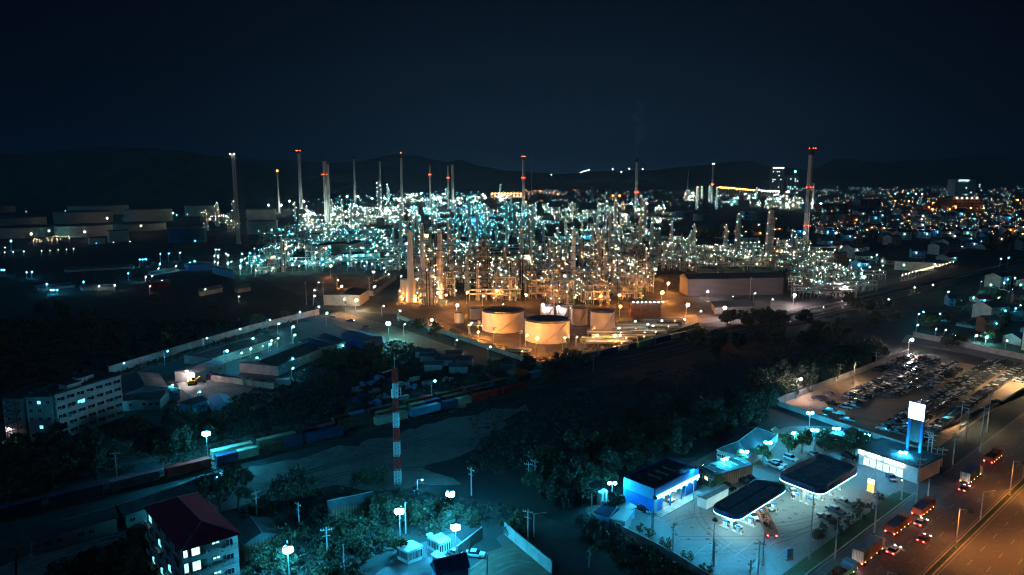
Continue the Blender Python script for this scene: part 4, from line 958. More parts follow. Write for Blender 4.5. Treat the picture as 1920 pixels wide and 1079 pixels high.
# tall lit sign on two blue pillars
a, b = P(1697,872), P(1723,880); a = fl(a); b = fl(b); d = b-a; rz = math.atan2(d.y,d.x)
t = thing('pylon_sign', 'tall blank white glowing sign on two blue pillars', 'sign', tuple(a), rz); lm('the tall white sign', a)
W_ = d.length; zt2 = HT(a, 753); zb2 = HT(a, 783)
for x in (.2, W_-.2): ob('pillar', cached('ppil', lambda: MB().use(M['blue']).box((0,0,0), (.7,.7,zb2)).mesh('sign_pillar')), t, (x,0,0))
ob('sign_panel', MB().use(E['sign']).box((W_/2,-.02,zb2), (W_+.4,.9,zt2-zb2)).mesh('sign_panel'), t)
m = MB().use(M['blue']); m.box((W_/2,0,zt2), (W_+.6,1.0,.2)); m.box((W_/2,0,zb2-.2), (W_+.6,1.0,.2)); [m.box((xx,0,zb2-.1), (.14,1.0,zt2-zb2+.2)) for xx in (-.28, W_+.28)]; m.use(M['dsteel']).box((W_/2,0,zb2-7), (W_-.6,.3,6.6)); ob('sign_frame', m.mesh('sign_frame'), t)
a, b = P(1626,925), P(1638,927); t = thing('price_sign', 'small lit sign, white top and orange below, on the verge', 'sign', tuple(fl(a)), rz); lm('the orange and white sign', a)
hs = HT(a, 898); W2 = (b-a).length
ob('orange_panel', MB().use(E['signo']).box((W2/2,0,.8), (W2,.5,(hs-.8)*.7)).mesh('orange_panel'), t); ob('white_panel', MB().use(E['sign']).box((W2/2,0,.8+(hs-.8)*.7+.01), (W2,.5,(hs-.8)*.3)).mesh('white_panel'), t); ob('base', MB().use(M['concrete']).box((W2/2,0,0), (W2+.6,.9,.79)).mesh('sign_base'), t)
a = P(1480,1050); t = thing('totem_sign', 'low blue totem sign at the forecourt exit', 'sign', tuple(a), .4); ob('panel', MB().use(M['cyan']).box((0,0,.4), (1.6,.3,2.4)).mesh('totem'), t); ob('base', MB().use(M['concrete']).box((0,0,0), (2,.6,.39)).mesh('totem_base'), t)
# lane wall along the station
wall_line([P(1118,968), P(1170,1000), P(1262,1048), P(1345,1100)], 1.6, 'low concrete wall between forecourt and sandy lane')
# ================================================================== CAR LOT
wall_line([P(1455,760), P(1580,713), P(1702,665)], 2.6, 'long pinkish wall on the left side of the car lot', m='pinkwall', bay=6)
wall_line([P(1455,760), P(1560,797), P(1720,848)], 1.8, 'low green-lit wall between the filling station and the car lot', bay=6)
wall_line([P(1712,632), P(1800,650), P(1940,680)], 2.8, 'long pale wall behind the car lot', bay=8)
wall_line([P(1800,805), P(1862,765), P(1935,720)], .9, 'low kerb wall on the highway side of the car lot', bay=8)
lamp_post(P(1492,747), HT(P(1492,747), 711), 'pinkw', .5, 'white lamp on a pole at the left corner of the car lot', auto=False); lm('the left lamp of the car lot', P(1492,747))
lamp_post(P(1702,664), HT(P(1702,664), 637), 'pinkw', .65, 'white lamp on a pole at the far corner of the car lot', auto=False); lm('the far lamp of the car lot', P(1702,664))
lamp_post(P(1930,728), 17, 'warm', .8, 'bright warm floodlight on the right side of the car lot', auto=False, heads=2, down=True)
lamp_post(P(1800,806), 10, 'warm', .4, 'dim warm lamp at the near end of the car lot', auto=False, down=True)
lamp_post(P(1600,722), 10, 'warm', .4, 'warm lamp on a pole at the long pinkish wall', auto=False, down=True, rz=-.8)
lotp = [(((1570,735),(1640,700),(1700,668),(1790,680),(1800,695),(1740,730),(1690,745),(1600,752)), .9, 'scatter'),
        (((1525,742),(1590,735),(1640,745),(1600,775),(1540,760)), .35, 'scatter'),
        (((1765,725),(1860,676),(1990,700),(1990,690),(1905,720),(1850,752),(1800,770),(1745,750)), 1.0, 'rows'),
        (((1720,752),(1800,735),(1850,755),(1830,775),(1780,815),(1730,832),(1660,812),(1625,800),(1690,768)), .95, 'rows')]
va, vb = P(1784,727), P(1861,679); VD = (vb-va).normalized(); VN = Vector((-VD.y,VD.x,0)); rzc = math.atan2(VN.y,VN.x)
cand = []; rr = random.Random(3)
for i in range(-65, 66):
    for j in range(-22, 60):
        off = (j//2)*11.6 + (j%2)*5.1
        p = va+VD*i*2.3-VN*off
        if p.y < 50: continue
        x, y = PX(p)
        if x > 1925: continue
        for poly, pr, kd in lotp:
            if inpoly(x, y, poly):
                if rr.random() < pr:
                    jit = .35 if kd == 'scatter' else .1
                    if kd == 'scatter' and rr.random() < .1: break
                    cand.append((p+VD*rr.uniform(-jit,jit)*.4+VN*rr.uniform(-jit,jit), j, i, kd, rr.uniform(-.09,.09) if kd == 'scatter' else rr.uniform(-.03,.03), x, y))
                break
for x, y in ((1552,772),(1548,785),(1600,765),(1572,778),(1868,757),(1588,790),(1665,745)): cand.append((P(x,y), 99, x, 'scatter', .3, x, y))
cand.sort(key=lambda q: (q[0]-Vector((0,0,H))).length)
lcm = {}
kinds = ['sedan','suv','pickup','pickup','sedan']; paints = ['white','silver','black','grey','white','silver','black','grey','grey']
def lotmesh(pt, kd):
    if (pt,kd) not in lcm: lcm[(pt,kd)] = lot_car_mesh(pt, kd)
    return lcm[(pt,kd)]
md = {}
stuffm = MB(); rows_seen = {}
for n_i, (p, j, i, kd, dr, x, y) in enumerate(cand):
    kind = kinds[(j*3)%5] if kd == 'rows' else rr.choice(kinds); paint = rr.choice(paints)
    if n_i < 300:
        if (paint,kind) not in md: md[(paint,kind)] = lotmesh(paint,kind).mesh('lot_'+kind)
        o = ob({'sedan':'parked_car','suv':'parked_suv','pickup':'parked_pickup'}[kind], md[(paint,kind)], None, (p.x,p.y,.07), rzc+dr)
        tag(o, None, 'car', 'cars parked in the car lot'); rows_seen.setdefault(j, []).append((i, o, paint+' '+{'sedan':'car','suv':'suv','pickup':'pickup'}[kind], x, y))
    else:
        src = lotmesh(paint, kind); c_, s_ = math.cos(rzc+dr), math.sin(rzc+dr); base = len(stuffm.v)
        stuffm.v += [(p.x+v[0]*c_-v[1]*s_, p.y+v[0]*s_+v[1]*c_, v[2]+.07) for v in src.v]
        mp = []
        for m_ in src.mats: stuffm.use(m_); mp.append(stuffm.k)
        stuffm.f += [tuple(k+base for k in f) for f in src.f]; stuffm.m += [mp[k] for k in src.m]
rk = sorted(rows_seen)
for ri, j in enumerate(rk):
    v = sorted(rows_seen[j], key=lambda q: q[0])
    for k, (i, o, lk, x, y) in enumerate(v):
        if j == 99: o['label'] = f'{lk} standing apart on the open dirt, {["first","second","third","fourth","fifth","sixth","seventh"][k]} from the left'
        else: o['label'] = f'{lk}, number {k+1} from the near end, row {ri+1} counted from the highway'
if stuffm.v:
    o = ob('distant_parked_cars', stuffm.mesh('distant_parked_cars')); tag(o, 'mass of cars parked at the far end of the car lot', 'cars', kind='stuff')
print('lot cars', len(cand))
for k_, s_ in enumerate((-24,16,58)):
    p = hw(s_, 0); lamp_post(p, 10, 'orangeD', .42, 'added hooded sodium lamp on the highway median, '+('near','middle','far')[k_]+' one', arm=2.2, auto=False, rz=math.atan2(-HN.y,-HN.x), down=True)  # hooded lamps added for the orange glow on the road
# ================================================================== HIGHWAY TRAFFIC
def hwp(x, y): return fl(P(x,y))
def along(x, y, L): p = hwp(x,y); return p, p+HD*L
a, b = along(1607,1062,12); lorry(a, b, 'box', 'grey', 'grey box lorry with white rear doors in the near lane', z=.07)
a, b = along(1668,1006,9.5); lorry(a, b, 'tipper', 'orange', 'orange-red tipper lorry with dark load, lower of two')
a, b = along(1718,972,9.5); lorry(a, b, 'tipper', 'orange', 'orange-red tipper lorry beside the cyan entry apron')
a, b = along(1808,910,11); lorry(a, b, 'box', 'navy', 'dark blue box lorry far up the near lane')
a, b = along(1852,872,10); lorry(a, b, 'trailer', 'brickred', 'red lorry with glowing marker lamps farthest up the road')
a, b = along(1552,1106,11); lorry(a, b, 'trailer', 'cyan', 'flatbed lorry with pale blue edge at the bottom border')
for s, o_, pt, lb in ((3,8.5,'white','white car with red tail lamps, nearest on the highway'),(14,6,'red','red car with tail lamps in the middle lane'),(22,9.5,'silver','silver car with tail lamps in the outer lane'),(52,9,'grey','grey car with tail lamps far up the highway')):
    p = hw(s, o_, .07); car((p.x,p.y,.07), math.atan2(HD.y,HD.x), pt, 'sedan', lb, 'cars on the highway', lit='both')
for s, o_, hgt, lb in ((-14,-17.5,11,'sodium lamp beyond the right side of the highway, near one'),(28,-17.5,11,'sodium lamp beyond the right side of the highway, middle one'),(74,-17.5,11,'sodium lamp beyond the right side of the highway, far one')):
    p = hw(s,o_); lamp_post(p, hgt, 'orange', .6, lb, arm=2, auto=False, rz=math.atan2(-HN.y,-HN.x)+(PI if o_ < 0 else 0), down=True)
# ================================================================== REFINERY
def tank(A, B, ptop, pbot, label, m='tankw', roof='tankroof', stair=True, name='storage_tank', cone=.5, group=None, auto=False, rim=None):
    """A, B pixel columns of the left and right side, pbot row of the nearest base point, ptop row of the nearest rim"""
    f = P((A+B)/2, pbot); d = f.length; zc = f.y*CP+H*SP; r = (B-A)/2*zc/F*1.03; c = f*(1+r/d); c.z = 0; h = HT(f, ptop)
    t = thing(name, label, 'storage tank', tuple(c), 0, group, auto=auto); n = 48 if r > 6 else 20
    s = MB().use(M[m]).cyl((0,0,0), r, h, n, cap=False)
    for k in range(1, 4): s.cyl((0,0,h*k/4), r+.06, .12, n, cap=False)
    o = ob('shell', s.mesh('tank_shell'), t); 
    rf = MB().use(M[roof]); rf.add([(r*math.cos(2*PI*i/n), r*math.sin(2*PI*i/n), h) for i in range(n)]+[(0,0,h+cone*r*.15)], [(i,(i+1)%n,n) for i in range(n)]); ob('roof', rf.mesh('tank_roof'), t)
    rl = MB().use(M['steel']); rl.cyl((0,0,h-.1), r+.28, .3, n, cap=False)
    for k in (.6,1.1):
        for i in range(n): a0, a1 = 2*PI*i/n, 2*PI*(i+1)/n; rl.tube((r*math.cos(a0),r*math.sin(a0),h+k), (r*math.cos(a1),r*math.sin(a1),h+k), .06, 3)
    ob('rim_rail', rl.mesh('rim_rail'), t)
    if stair:
        st = MB().use(M['steel']); a0 = -1.9; k = 22
        for i in range(k):
            a = a0+1.25*i/k; st.box(((r+.5)*math.cos(a),(r+.5)*math.sin(a),h*i/k), (.9,.9,.15), a)
            st.tube(((r+.95)*math.cos(a),(r+.95)*math.sin(a),h*i/k), ((r+.95)*math.cos(a),(r+.95)*math.sin(a),h*i/k+1.1), .05, 3)
        ob('spiral_stair', st.mesh('spiral_stair'), t)
    return t, c, r, h
def lamps_on(t, pts, kind, r):
    d = bulb(kind, r)
    for p in pts[:100]: ob('lamp', d, t, p)
T1 = tank(904,982,590,626,'large round tank with dark roof, left of the two big orange-lit tanks'); lm('the left big orange-lit tank', T1[1])
T2 = tank(984,1068,608,646,'large round tank nearest the fence corner, glowing orange'); lm('the right big orange-lit tank', T2[1])
tank(1107,1152,588,624,'medium pale tank right of the two big orange-lit tanks')
tank(1070,1101,580,611,'slender pale tank lit by a round white lamp')
tank(1042,1068,578,600,'small pale tank behind the right big tank'); tank(1013,1039,576,598,'small pale tank between the two big tanks')
tank(852,869,588,607,'small cream tank left of the big tanks, by the orange lamp', stair=False); tank(881,901,580,600,'small pale tank just left of the left big tank', stair=False)
tank(1015,1053,461,488,'beige tank with lamp-lit diagonal stair, left of a pair in the plant', 'tankw'); tank(1078,1107,462,481,'beige tank right of a pair in the plant')
tank(1030,1072,553,568,'wide low tank lit fierce orange-white in the plant')
tank(1395,1425,588,600,'low pale round tank in front of the long grey warehouse', stair=False)
for x0,x1,a,b in ((1310,1345,505,514),(1358,1392,505,514),(1408,1445,506,515),(1475,1500,515,527),(1563,1585,512,524)):
    tank(x0,x1,a,b,'green-lit low tank behind the long grey warehouse', 'tankg', stair=False, group='green-lit tanks', auto=True)  # green light on these tanks is put into their base colour
tank(1265,1295,398,410,'blue tank behind the right of the plant','tankb', stair=False); tank(1300,1331,403,415,'striped blue-green tank beside the blue tank','tankg', stair=False); tank(1409,1430,398,415,'pale blue-lit tank further right','tankg', stair=False)
for x0,x1 in ((1540,1561),(1565,1588),(1604,1627)): tank(x0,x1,404,421,'grey silo right of the tallest chimney','grey', stair=False, name='silo', group='grey silos', auto=True)
# left tank farm
LT = [(-20,25,387,399),(110,206,399,420),(137,236,387,404),(240,320,394,417),(-10,80,410,427),(-5,96,428,447),(112,206,425,445),(220,307,421,434),(350,402,387,406),(465,516,394,416),(466,520,416,440)]
for i, (a,b,c_,d_) in enumerate(LT): tank(a,b,c_,d_,'wide pale tank of the unlit tank farm','tankw', group='tanks of the tank farm', auto=True)
tank(320,385,429,456,'dark blue tank right of the pale tank farm','tankb')
lm('the dark blue tank', P(352,456)); lm('the left tank farm', P(150,430))
# buildings of the plant
def pbuild(A, B, C, pb, label, **k):
    """corner pixels at the eaves, pb = base row under B"""
    b0 = P(B[0], pb); z_ = HT(b0, B[1]); a_, b_, c_ = P(*A, z_), P(*B, z_), P(*C, z_)
    qs = [fl(v) for v in (a_, b_, c_, a_+c_-b_)]; r_ = building(qs, z_, label, **k); return r_+(qs, z_)
t, l, c, qs, z_ = pbuild((607,553),(674,554),(691,543),574,'white warehouse with dark roof beside the junction road', name='warehouse', cat='warehouse', wall='offwhite', roof='roofd', kind='gable', rh=1.2); lm('the white warehouse by the junction', c)
pbuild((676,543),(700,546),(743,516),556,'long white warehouse with window band running away from the junction', name='warehouse', cat='warehouse', wall='offwhite', roof='roofd', kind='gable', rh=1.2)
t, l, c, qs, z_ = pbuild((1275,517),(1291,524),(1470,521),556,'huge grey warehouse with dark roof on the right of the plant', name='warehouse', cat='warehouse', wall='dgrey', roof='roofd', kind='gable', rh=3); lm('the huge grey warehouse', c)
t, l, c, qs, z_ = pbuild((1334,566),(1341,578),(1415,574),590,'low pale hall in front of the huge grey warehouse', name='hall', cat='hall', wall='grey', roof='roofg', kind='flat', rh=.5)
t, l, c, qs, z_ = pbuild((1178,566),(1183,570),(1239,569),597,'brown ribbed building with roof-top lamps right of the tanks', name='plant_building', cat='building', wall='brown', roof='brown', kind='flat', rh=1); lm('the brown ribbed building', c)
lamps_on(t, [(-8+i*2.6,-6,z_+1.2) for i in range(8)], 'white', .4)
pbuild((917,532),(920,536),(952,533),557,'plain brown box building in the plant', name='plant_building', cat='building', wall='brickred', roof='roofd', kind='flat', rh=.6)
for A,B,C,pb,lb,wl,lt_ in [((580,460),(600,461),(655,455),482,'grey industrial hall behind the red-lit ground','offwhite',None),((632,458),(660,459),(682,452),478,'second grey hall with teal lamps','offwhite',None),((608,478),(618,480),(716,474),492,'long low grey wall hall strung with teal lamps','grey','teal'),((532,487),(545,492),(588,486),500,'dark-roofed low building at the left of the plant','offwhite',None),
    ((773,438),(776,440),(804,438),462,'pale yellow block behind the tapered stacks','cream','warm'),((935,480),(937,482),(958,480),506,'yellow-lit block in the middle of the plant','cream','warm'),((980,478),(982,479),(997,477),505,'slim yellow-lit block beside the beige tank','cream','warm'),((845,505),(848,508),(900,505),520,'dark low plant shed','grey','white'),
    ((200,433),(203,434),(241,432),455,'white block at the foot of the tank farm','white',None),((165,446),(168,447),(196,446),458,'small pale block left of the white block','offwhite',None),((1678,490),(1690,491),(1752,493),507,'pale office with tall lit facade at the far fence','offwhite',None),((1580,515),(1588,517),(1622,516),530,'cyan-roofed workshop at the right end of the plant','offwhite','white'),
    ((1350,480),(1362,482),(1440,484),497,'beige hall behind the tall brown columns','cream','warm'),((835,468),(838,470),(862,468),478,'blue-white lit compressor shed','cyan','teal'),((1052,441),(1055,443),(1135,441),451,'long shed glowing teal behind the beige tanks','cyan','teal'),((880,404),(884,405),(902,404),446,'tall cyan-lit block behind the plant centre','cyan','cyan'),((830,450),(835,451),(860,449),465,'small teal-lit shed behind the furnace','cyan','teal')]:
    t, l, c, qs, z_ = pbuild(A,B,C,pb,lb, name='plant_building', cat='building', wall=wl, roof='roofd', kind='flat', rh=.6)
    if lt_:
        a_, b_ = qs[1]-c, qs[2]-c; k = 7; lamps_on(t, [tuple(a_+(b_-a_)*(i+.5)/k+Vector((0,-2.5,z_*.8))) for i in range(k)], lt_+'B', .26)
wall_line([P(745,597), P(1016,690), P(1165,660), P(1310,612)], 2.2, 'long fence wall round the corner of the plant', bay=8)
# ---- chimneys
def chimney(x, pt, pb, w, look, rings=(), top='none', lamp='red', dark=True, cat='chimney', name='chimney'):
    b = P(x, pb); h = HT(b, pt); zc = b.y*CP+H*SP; r = max(.8, w/2*.86*zc/F)
    t = thing(name, look, cat, tuple(b)); n = 16
    m = MB().use(M['stack']); m.cyl((0,0,0), r*1.12, h*(.93 if dark else 1), n, r*.92); 
    for k in range(1,7): m.cyl((0,0,h*k/8), r*1.13, .3, n)
    ob('shaft', m.mesh('chimney_shaft'), t)
    if dark: ob('crown', MB().use(M['stackd']).cyl((0,0,h*.93), r*.95, h*.07, n, r*.8).mesh('chimney_crown'), t)
    m = MB().use(M['dsteel']); m.box((0,-r*1.15,0), (.5,.3,h*.95)); ob('ladder', m.mesh('chimney_ladder'), t)
    for ry in list(rings)+([pt+2] if top == 'ring' else []):
        z = HT(b, ry); m = MB().use(M['dsteel']); m.cyl((0,0,z-.8), r*1.2+.4, .4, n); p = ob('gallery', m.mesh('chimney_gallery'), t)
        rr_ = max(.3, .0005*b.y)
        for k in range(3): a = -PI/2+(k-1)*1.0; ob('beacon', bulb('red', rr_), p, ((r*1.2+.9)*math.cos(a),(r*1.2+.9)*math.sin(a),z+.3))
    dd_ = min(42, h*.3)
    for k in ((-1,1) if w > 3 else ()): lamp_post((b.x+k*dd_*.5, b.y-dd_), min(24, h*.2), 'whiteT', .25 if b.y < 900 else .85, 'added floodlight beside '+look[:28].rsplit(' ',1)[0], group='added floodlights at the chimney feet', arm=.5, cat='floodlight', auto=True)  # extra lamps added to light the chimney shafts
    if top == 'lamp': ob('beacon', bulb('red', max(.4,.0007*b.y)), t, (0,-r,h+1))
    if top == 'white': 
        for k in (-1,1): ob('beacon', bulb('pinkw', max(.3,.0005*b.y)), t, (k*r,-r,h-1))
    return t, b, r, h
CH = [(565,281,392,7,'slim chimney with red beacon, right of the flare',(),'ring'),(613,293,425,8,'chimney with red beacon ring, fourth from left',(328,),'none'),(619,299,424,5,'thinner pipe beside the fourth chimney',(),'none'),(666,293,380,5,'plain slim chimney behind the plant',(),'none'),(714,296,385,5,'plain chimney behind lamp-strung columns',(),'none'),
 (755,288,415,5.5,'tapering chimney with red tip light',(),'lamp'),(807,303,385,4,'slim chimney with low red ring',(328,),'none'),(841,305,392,4,'slim chimney with red ring, left of a close pair',(334,),'none'),(849.5,303,398,5.5,'thicker chimney, right of a close pair',(),'none'),
 (981,292,403,5.5,'central chimney with red rings, brightest at its tip',(334,),'ring'),(997,295,360,2,'very thin mast beside the central chimney',(),'none'),(1192,297,398,6.5,'smoking chimney with dark tip and red ring',(361,),'none'),(1289,322,362,2.5,'thin distant mast before the hills',(),'none'),
 (1334,307,378,3.6,'slim chimney with white tip lights and red ring',(346,),'white'),(1509,277,470,11,'tallest thick chimney with three red rings',(352,424),'ring'),(1523,340,392,4,'short thin stack behind the tallest chimney',(),'none')]
for x, a, b_, w_, lk, rg, tp in CH:
    t, p_, r_, h_ = chimney(x, a, b_, w_, lk, rg, tp, dark=(w_ > 2.6))
    lm({565:'the chimney right of the flare',613:'the fourth chimney',755:'the red-tipped chimney',849.5:'the close pair of chimneys',981:'the central chimney',1192:'the smoking chimney',1334:'the white-tipped chimney',1509:'the tallest chimney'}.get(x, 'the plain chimney at '+('left' if x < 700 else 'centre-left' if x < 900 else 'far right' if x > 1300 else 'centre')), p_) if x in (565,613,755,849.5,981,1192,1334,1509) else None
# flare stack and derrick
t, p_, r_, h_ = chimney(524,322,400,3.5,'flare stack with orange flame left of the slim chimney',(),'none',dark=False, cat='flare stack', name='flare_stack'); ob('flame', bulb('flare', 3.0), t, (0,0,h_+2)); lm('the orange flare', p_)
b = P(447,458); h = HT(b, 290); t = thing('stack_cluster', 'tall bundle of three flue pipes with white tip lamps', 'chimney', tuple(b)); lm('the tall flue bundle', b)
for dx in (-1.8,0,1.8): ob('flue', cached('flue', lambda: MB().use(M['stack']).cyl((0,0,0), .95, h, 12, .75).mesh('flue')), t, (dx,abs(dx)*.4,0))
m = MB().use(M['steel'])
for k in range(9): m.cyl((0,.3,h*(k+1)/9.5), 3.0, .25, 12)
ob('galleries', m.mesh('flue_galleries'), t); lamps_on(t, [(-2.5,-2,h+.5),(2.5,-2,h+.5)], 'pinkw', .6)
b = P(457,452); h = HT(b, 306); t = thing('lattice_derrick', 'dark lattice derrick leaning beside the tall flue bundle', 'lattice tower', tuple(b)); m = MB().use(M['dsteel'])
cs = [(-1,-1),(1,-1),(1,1),(-1,1)]
for k in range(12):
    z0, z1 = h*k/12, h*(k+1)/12; w0, w1 = 4.6-3.4*k/12, 4.6-3.4*(k+1)/12
    for j in range(4):
        x, y = cs[j]; x2, y2 = cs[(j+1)%4]
        m.tube((x*w0,y*w0,z0), (x*w1,y*w1,z1), .25, 4); m.tube((x*w0,y*w0,z0), (x2*w1,y2*w1,z1), .13, 3); m.tube((x2*w0,y2*w0,z0), (x*w1,y*w1,z1), .13, 3); m.tube((x*w0,y*w0,z0), (x2*w0,y2*w0,z0), .13, 3)
ob('lattice', m.mesh('derrick_lattice'), t)
# ---- process structures: five kinds, each with its own frame, decks, vessels, pipework
def drum(m, a, b, r):
    m.tube(a, b, r, 12); a, b = Vector(a), Vector(b); d = (b-a).normalized()
    m.tube(a-d*r*.35, a, r*.6, 12, r); m.tube(b, b+d*r*.35, r, 12, r*.6)
def process_proto(seed, nx, ny, nl, lh=4.6):
    r = random.Random(seed); bx, by = 5.5, 5.5; W, D = nx*bx, ny*by
    fr = MB().use(M['steel'])
    for i in range(nx+1):
        for j in range(ny+1):
            top = nl*lh*(1 if r.random() < .7 else .7); fr.box((i*bx-W/2,j*by-D/2,0), (.42,.42,top))
    for k in range(1, nl+1):
        z = k*lh
        for j in range(ny+1): fr.box((0,j*by-D/2,z-.4), (W,.3,.4))
        for i in range(nx+1): fr.box((i*bx-W/2,0,z-.38), (.3,D,.4))
    for k in range(nl):
        i = r.randrange(nx); y = r.choice((-D/2, D/2)); fr.tube((i*bx-W/2,y,k*lh), ((i+1)*bx-W/2,y,(k+1)*lh), .14, 4); fr.tube(((i+1)*bx-W/2,y,k*lh), (i*bx-W/2,y,(k+1)*lh), .14, 4)
    decks, pts = [], []
    for k in range(1, nl+1):
        d = MB().use(M['grey']); z = k*lh
        for i in range(nx):
            for j in range(ny):
                if r.random() < .6: d.box(((i+.5)*bx-W/2,(j+.5)*by-D/2,z), (bx-.3,by-.3,.1))
        for y in (-D/2-.2, D/2+.2): 
            for zz in (.6,1.1): d.tube((-W/2,y,z+zz), (W/2,y,z+zz), .05, 3)
        decks.append(d)
        for i in range(nx+1):
            for y in (-D/2-.5, 0, D/2+.5): pts.append((i*bx-W/2+r.uniform(-.2,.2), y, z+.5))
    for i in range(nx+1): pts.append((i*bx-W/2, -D/2-.8, 2.6+r.uniform(0,.8)))
    ves = []
    for k in range(nl):
        for i in range(r.randint(1,2)):
            m = MB().use(M[r.choice(['steel','white','stack','tankw','green'])]); z = k*lh+.1; x = r.uniform(-W/2+2,W/2-2); y = r.uniform(-D/2+1.5, D/2-1.5); q = r.random()
            if q < .45: L = r.uniform(3,6); rr_ = r.uniform(.7,1.3); drum(m, (x-L/2,y,z+rr_+.5), (x+L/2,y,z+rr_+.5), rr_)
            elif q < .8: rr_ = r.uniform(.7,1.4); hh = r.uniform(3,lh*1.5); m.cyl((x,y,z), rr_, hh, 12).dome((x,y,z+hh), rr_, rr_*.5)
            else: m.box((x,y,z+.4), (r.uniform(2,4), r.uniform(1.5,3), r.uniform(1.5,3)))
            ves.append(m)
    pp = MB()
    for k in range(26+10*nl):
        pp.use(M[r.choice(['steel','steel','white','stack','green','rust'])]); rr_ = r.uniform(.1,.3); x, y = r.uniform(-W/2,W/2), r.choice([r.uniform(-D/2,D/2), -D/2-.6, D/2+.6]); z = r.uniform(.5, nl*lh)
        q = r.random()
        if q < .4: x2 = r.uniform(-W/2,W/2); pp.tube((x,y,z), (x2,y,z), rr_, 5); pp.tube((x2,y,z), (x2,y,max(0,z-r.uniform(1,8))), rr_, 5)
        elif q < .7: y2 = r.uniform(-D/2,D/2); pp.tube((x,y,z), (x,y2,z), rr_, 5); pp.tube((x,y2,z), (x,y2,min(nl*lh+3,z+r.uniform(1,8))), rr_, 5)
        else: pp.tube((x,y,0), (x,y,r.uniform(4,nl*lh+4)), rr_, 5)
    st = MB().use(M['grey'])
    for k in range(nl):
        s = 1 if k%2 else -1; x = W/2+1.2; a = (x,-s*2.4,k*lh); b = (x,s*2.4,(k+1)*lh)
        for e in (-.45,.45): st.tube((a[0]+e,a[1],a[2]), (b[0]+e,b[1],b[2]), .1, 4); st.tube((a[0]+e,a[1],a[2]+1), (b[0]+e,b[1],b[2]+1), .05, 3)
        for g in range(9): f = (g+.5)/9; st.box((x, a[1]+(b[1]-a[1])*f, a[2]+(b[2]-a[2])*f), (.9,.3,.05))
        st.box((x,s*3.1,(k+1)*lh-.05), (1.3,1.5,.1)); pts.append((x+.7, s*3, (k+1)*lh+1.6))
    return dict(frame=fr.mesh('steel_frame'), decks=[d.mesh('deck') for d in decks], vessels=[m.mesh('vessel') for m in ves], pipes=pp.mesh('pipework'), stair=st.mesh('stair_tower'), pts=pts, W=W, D=D, h=nl*lh)
PR = [process_proto(1,3,2,3), process_proto(2,2,2,5), process_proto(3,4,2,2), process_proto(4,2,1,6), process_proto(5,3,3,4), process_proto(6,4,3,3)]
def process(p, k, rz, kind, n, rb, look, s=1, simple=False, rr_=R):
    q = PR[k]; t = thing('process_structure', look, 'process unit', (p[0],p[1],0), rz, 'process structures of the plant', auto=True, sc=s)
    ob('frame', q['frame'], t)
    for d in q['decks']: ob('deck', d, t)
    for v in q['vessels'][:3 if simple else 99]: ob('vessel', v, t)
    ob('pipework', q['pipes'], t)
    if not simple: ob('stair', q['stair'], t)
    pts = []; P_ = q['pts']
    while len(pts) < n:
        k0 = rr_.randrange(len(P_)); pts += [P_[k0+3*j] for j in range(rr_.randint(2,5)) if k0+3*j < len(P_)]
    pts = list(dict.fromkeys(pts[:n]))
    for a in pts: ob('lamp', bulb(rr_.choice(kind), rb), t, a, 0, rr_.choice((.45,.6,.8,1,1.1,1.9)))
    for a in rr_.sample(q['pts'], 3): ob('lamp', bulb(rr_.choice(kind if rr_.random() < .75 else OR)+'B', rb*1.1), t, (a[0],a[1]-.8,a[2]+.6))
    return t
def column_mesh(h, r, seed):
    rd = random.Random(seed); m = MB().use(M['stack']); m.cyl((0,0,0), r*1.3, 3, 14, r); m.cyl((0,0,3), r, h*.62-3, 14); m.cyl((0,0,h*.62), r*.8, h*.38, 14).dome((0,0,h), r*.8, r*.6)
    m.cyl((0,0,h*.6), r, h*.03, 14, r*.8)
    g = MB().use(M['dsteel']); zs = []; z = 6
    while z < h:
        a = rd.uniform(0,6.28); zs.append((z,a))
        g.cyl((0,0,z), r+1.1, .15, 12); g.cyl((0,0,z+1.05), r+1.1, .08, 12, cap=False); z += rd.uniform(4.2,6.5)
    g.box((r+.5,0,0), (.5,.12,h)); 
    pi = MB().use(M['steel'])
    for k in range(4): a = rd.uniform(0,6.28); pi.tube(((r+.5)*math.cos(a),(r+.5)*math.sin(a),0), ((r+.5)*math.cos(a),(r+.5)*math.sin(a),h*rd.uniform(.5,1)), .22, 6)
    pi.tube((0,0,h), (0,0,h+1.5), .25, 6); pi.tube((0,0,h+1.5), (r+1,0,h+1), .2, 6)
    return m.mesh('column_shell'), g.mesh('column_galleries'), pi.mesh('column_pipes'), zs
def column(p, h, r, kind, rb, look, step=1, auto=True, colkey=None):
    h = round(h/2)*2; r = round(r*4)/4
    a, b, c_, zs = cached(('col',h,r), lambda: column_mesh(h, r, int(h*7+r*3)))
    rz = R.uniform(0,6.28)
    t = thing('distillation_column', look, 'distillation column', (p[0],p[1],0), rz, 'columns of the plant', auto=auto)
    ob('shell', a, t); ob('galleries', b, t); ob('riser_pipes', c_, t)
    side = 0
    for i, (z, an) in enumerate(zs[::step]):
        side += 1; wa = -PI/2-rz+(.9 if side%2 else -.9)+R.uniform(-.3,.3)
        ob('lamp', bulb(R.choice(kind), rb), t, ((r+1.2)*math.cos(wa),(r+1.2)*math.sin(wa),z+1.3), 0, R.choice((.7,.9,1,1.4)))
    ob('lamp', bulb(R.choice(kind), rb), t, (0,0,h+2))
    return t
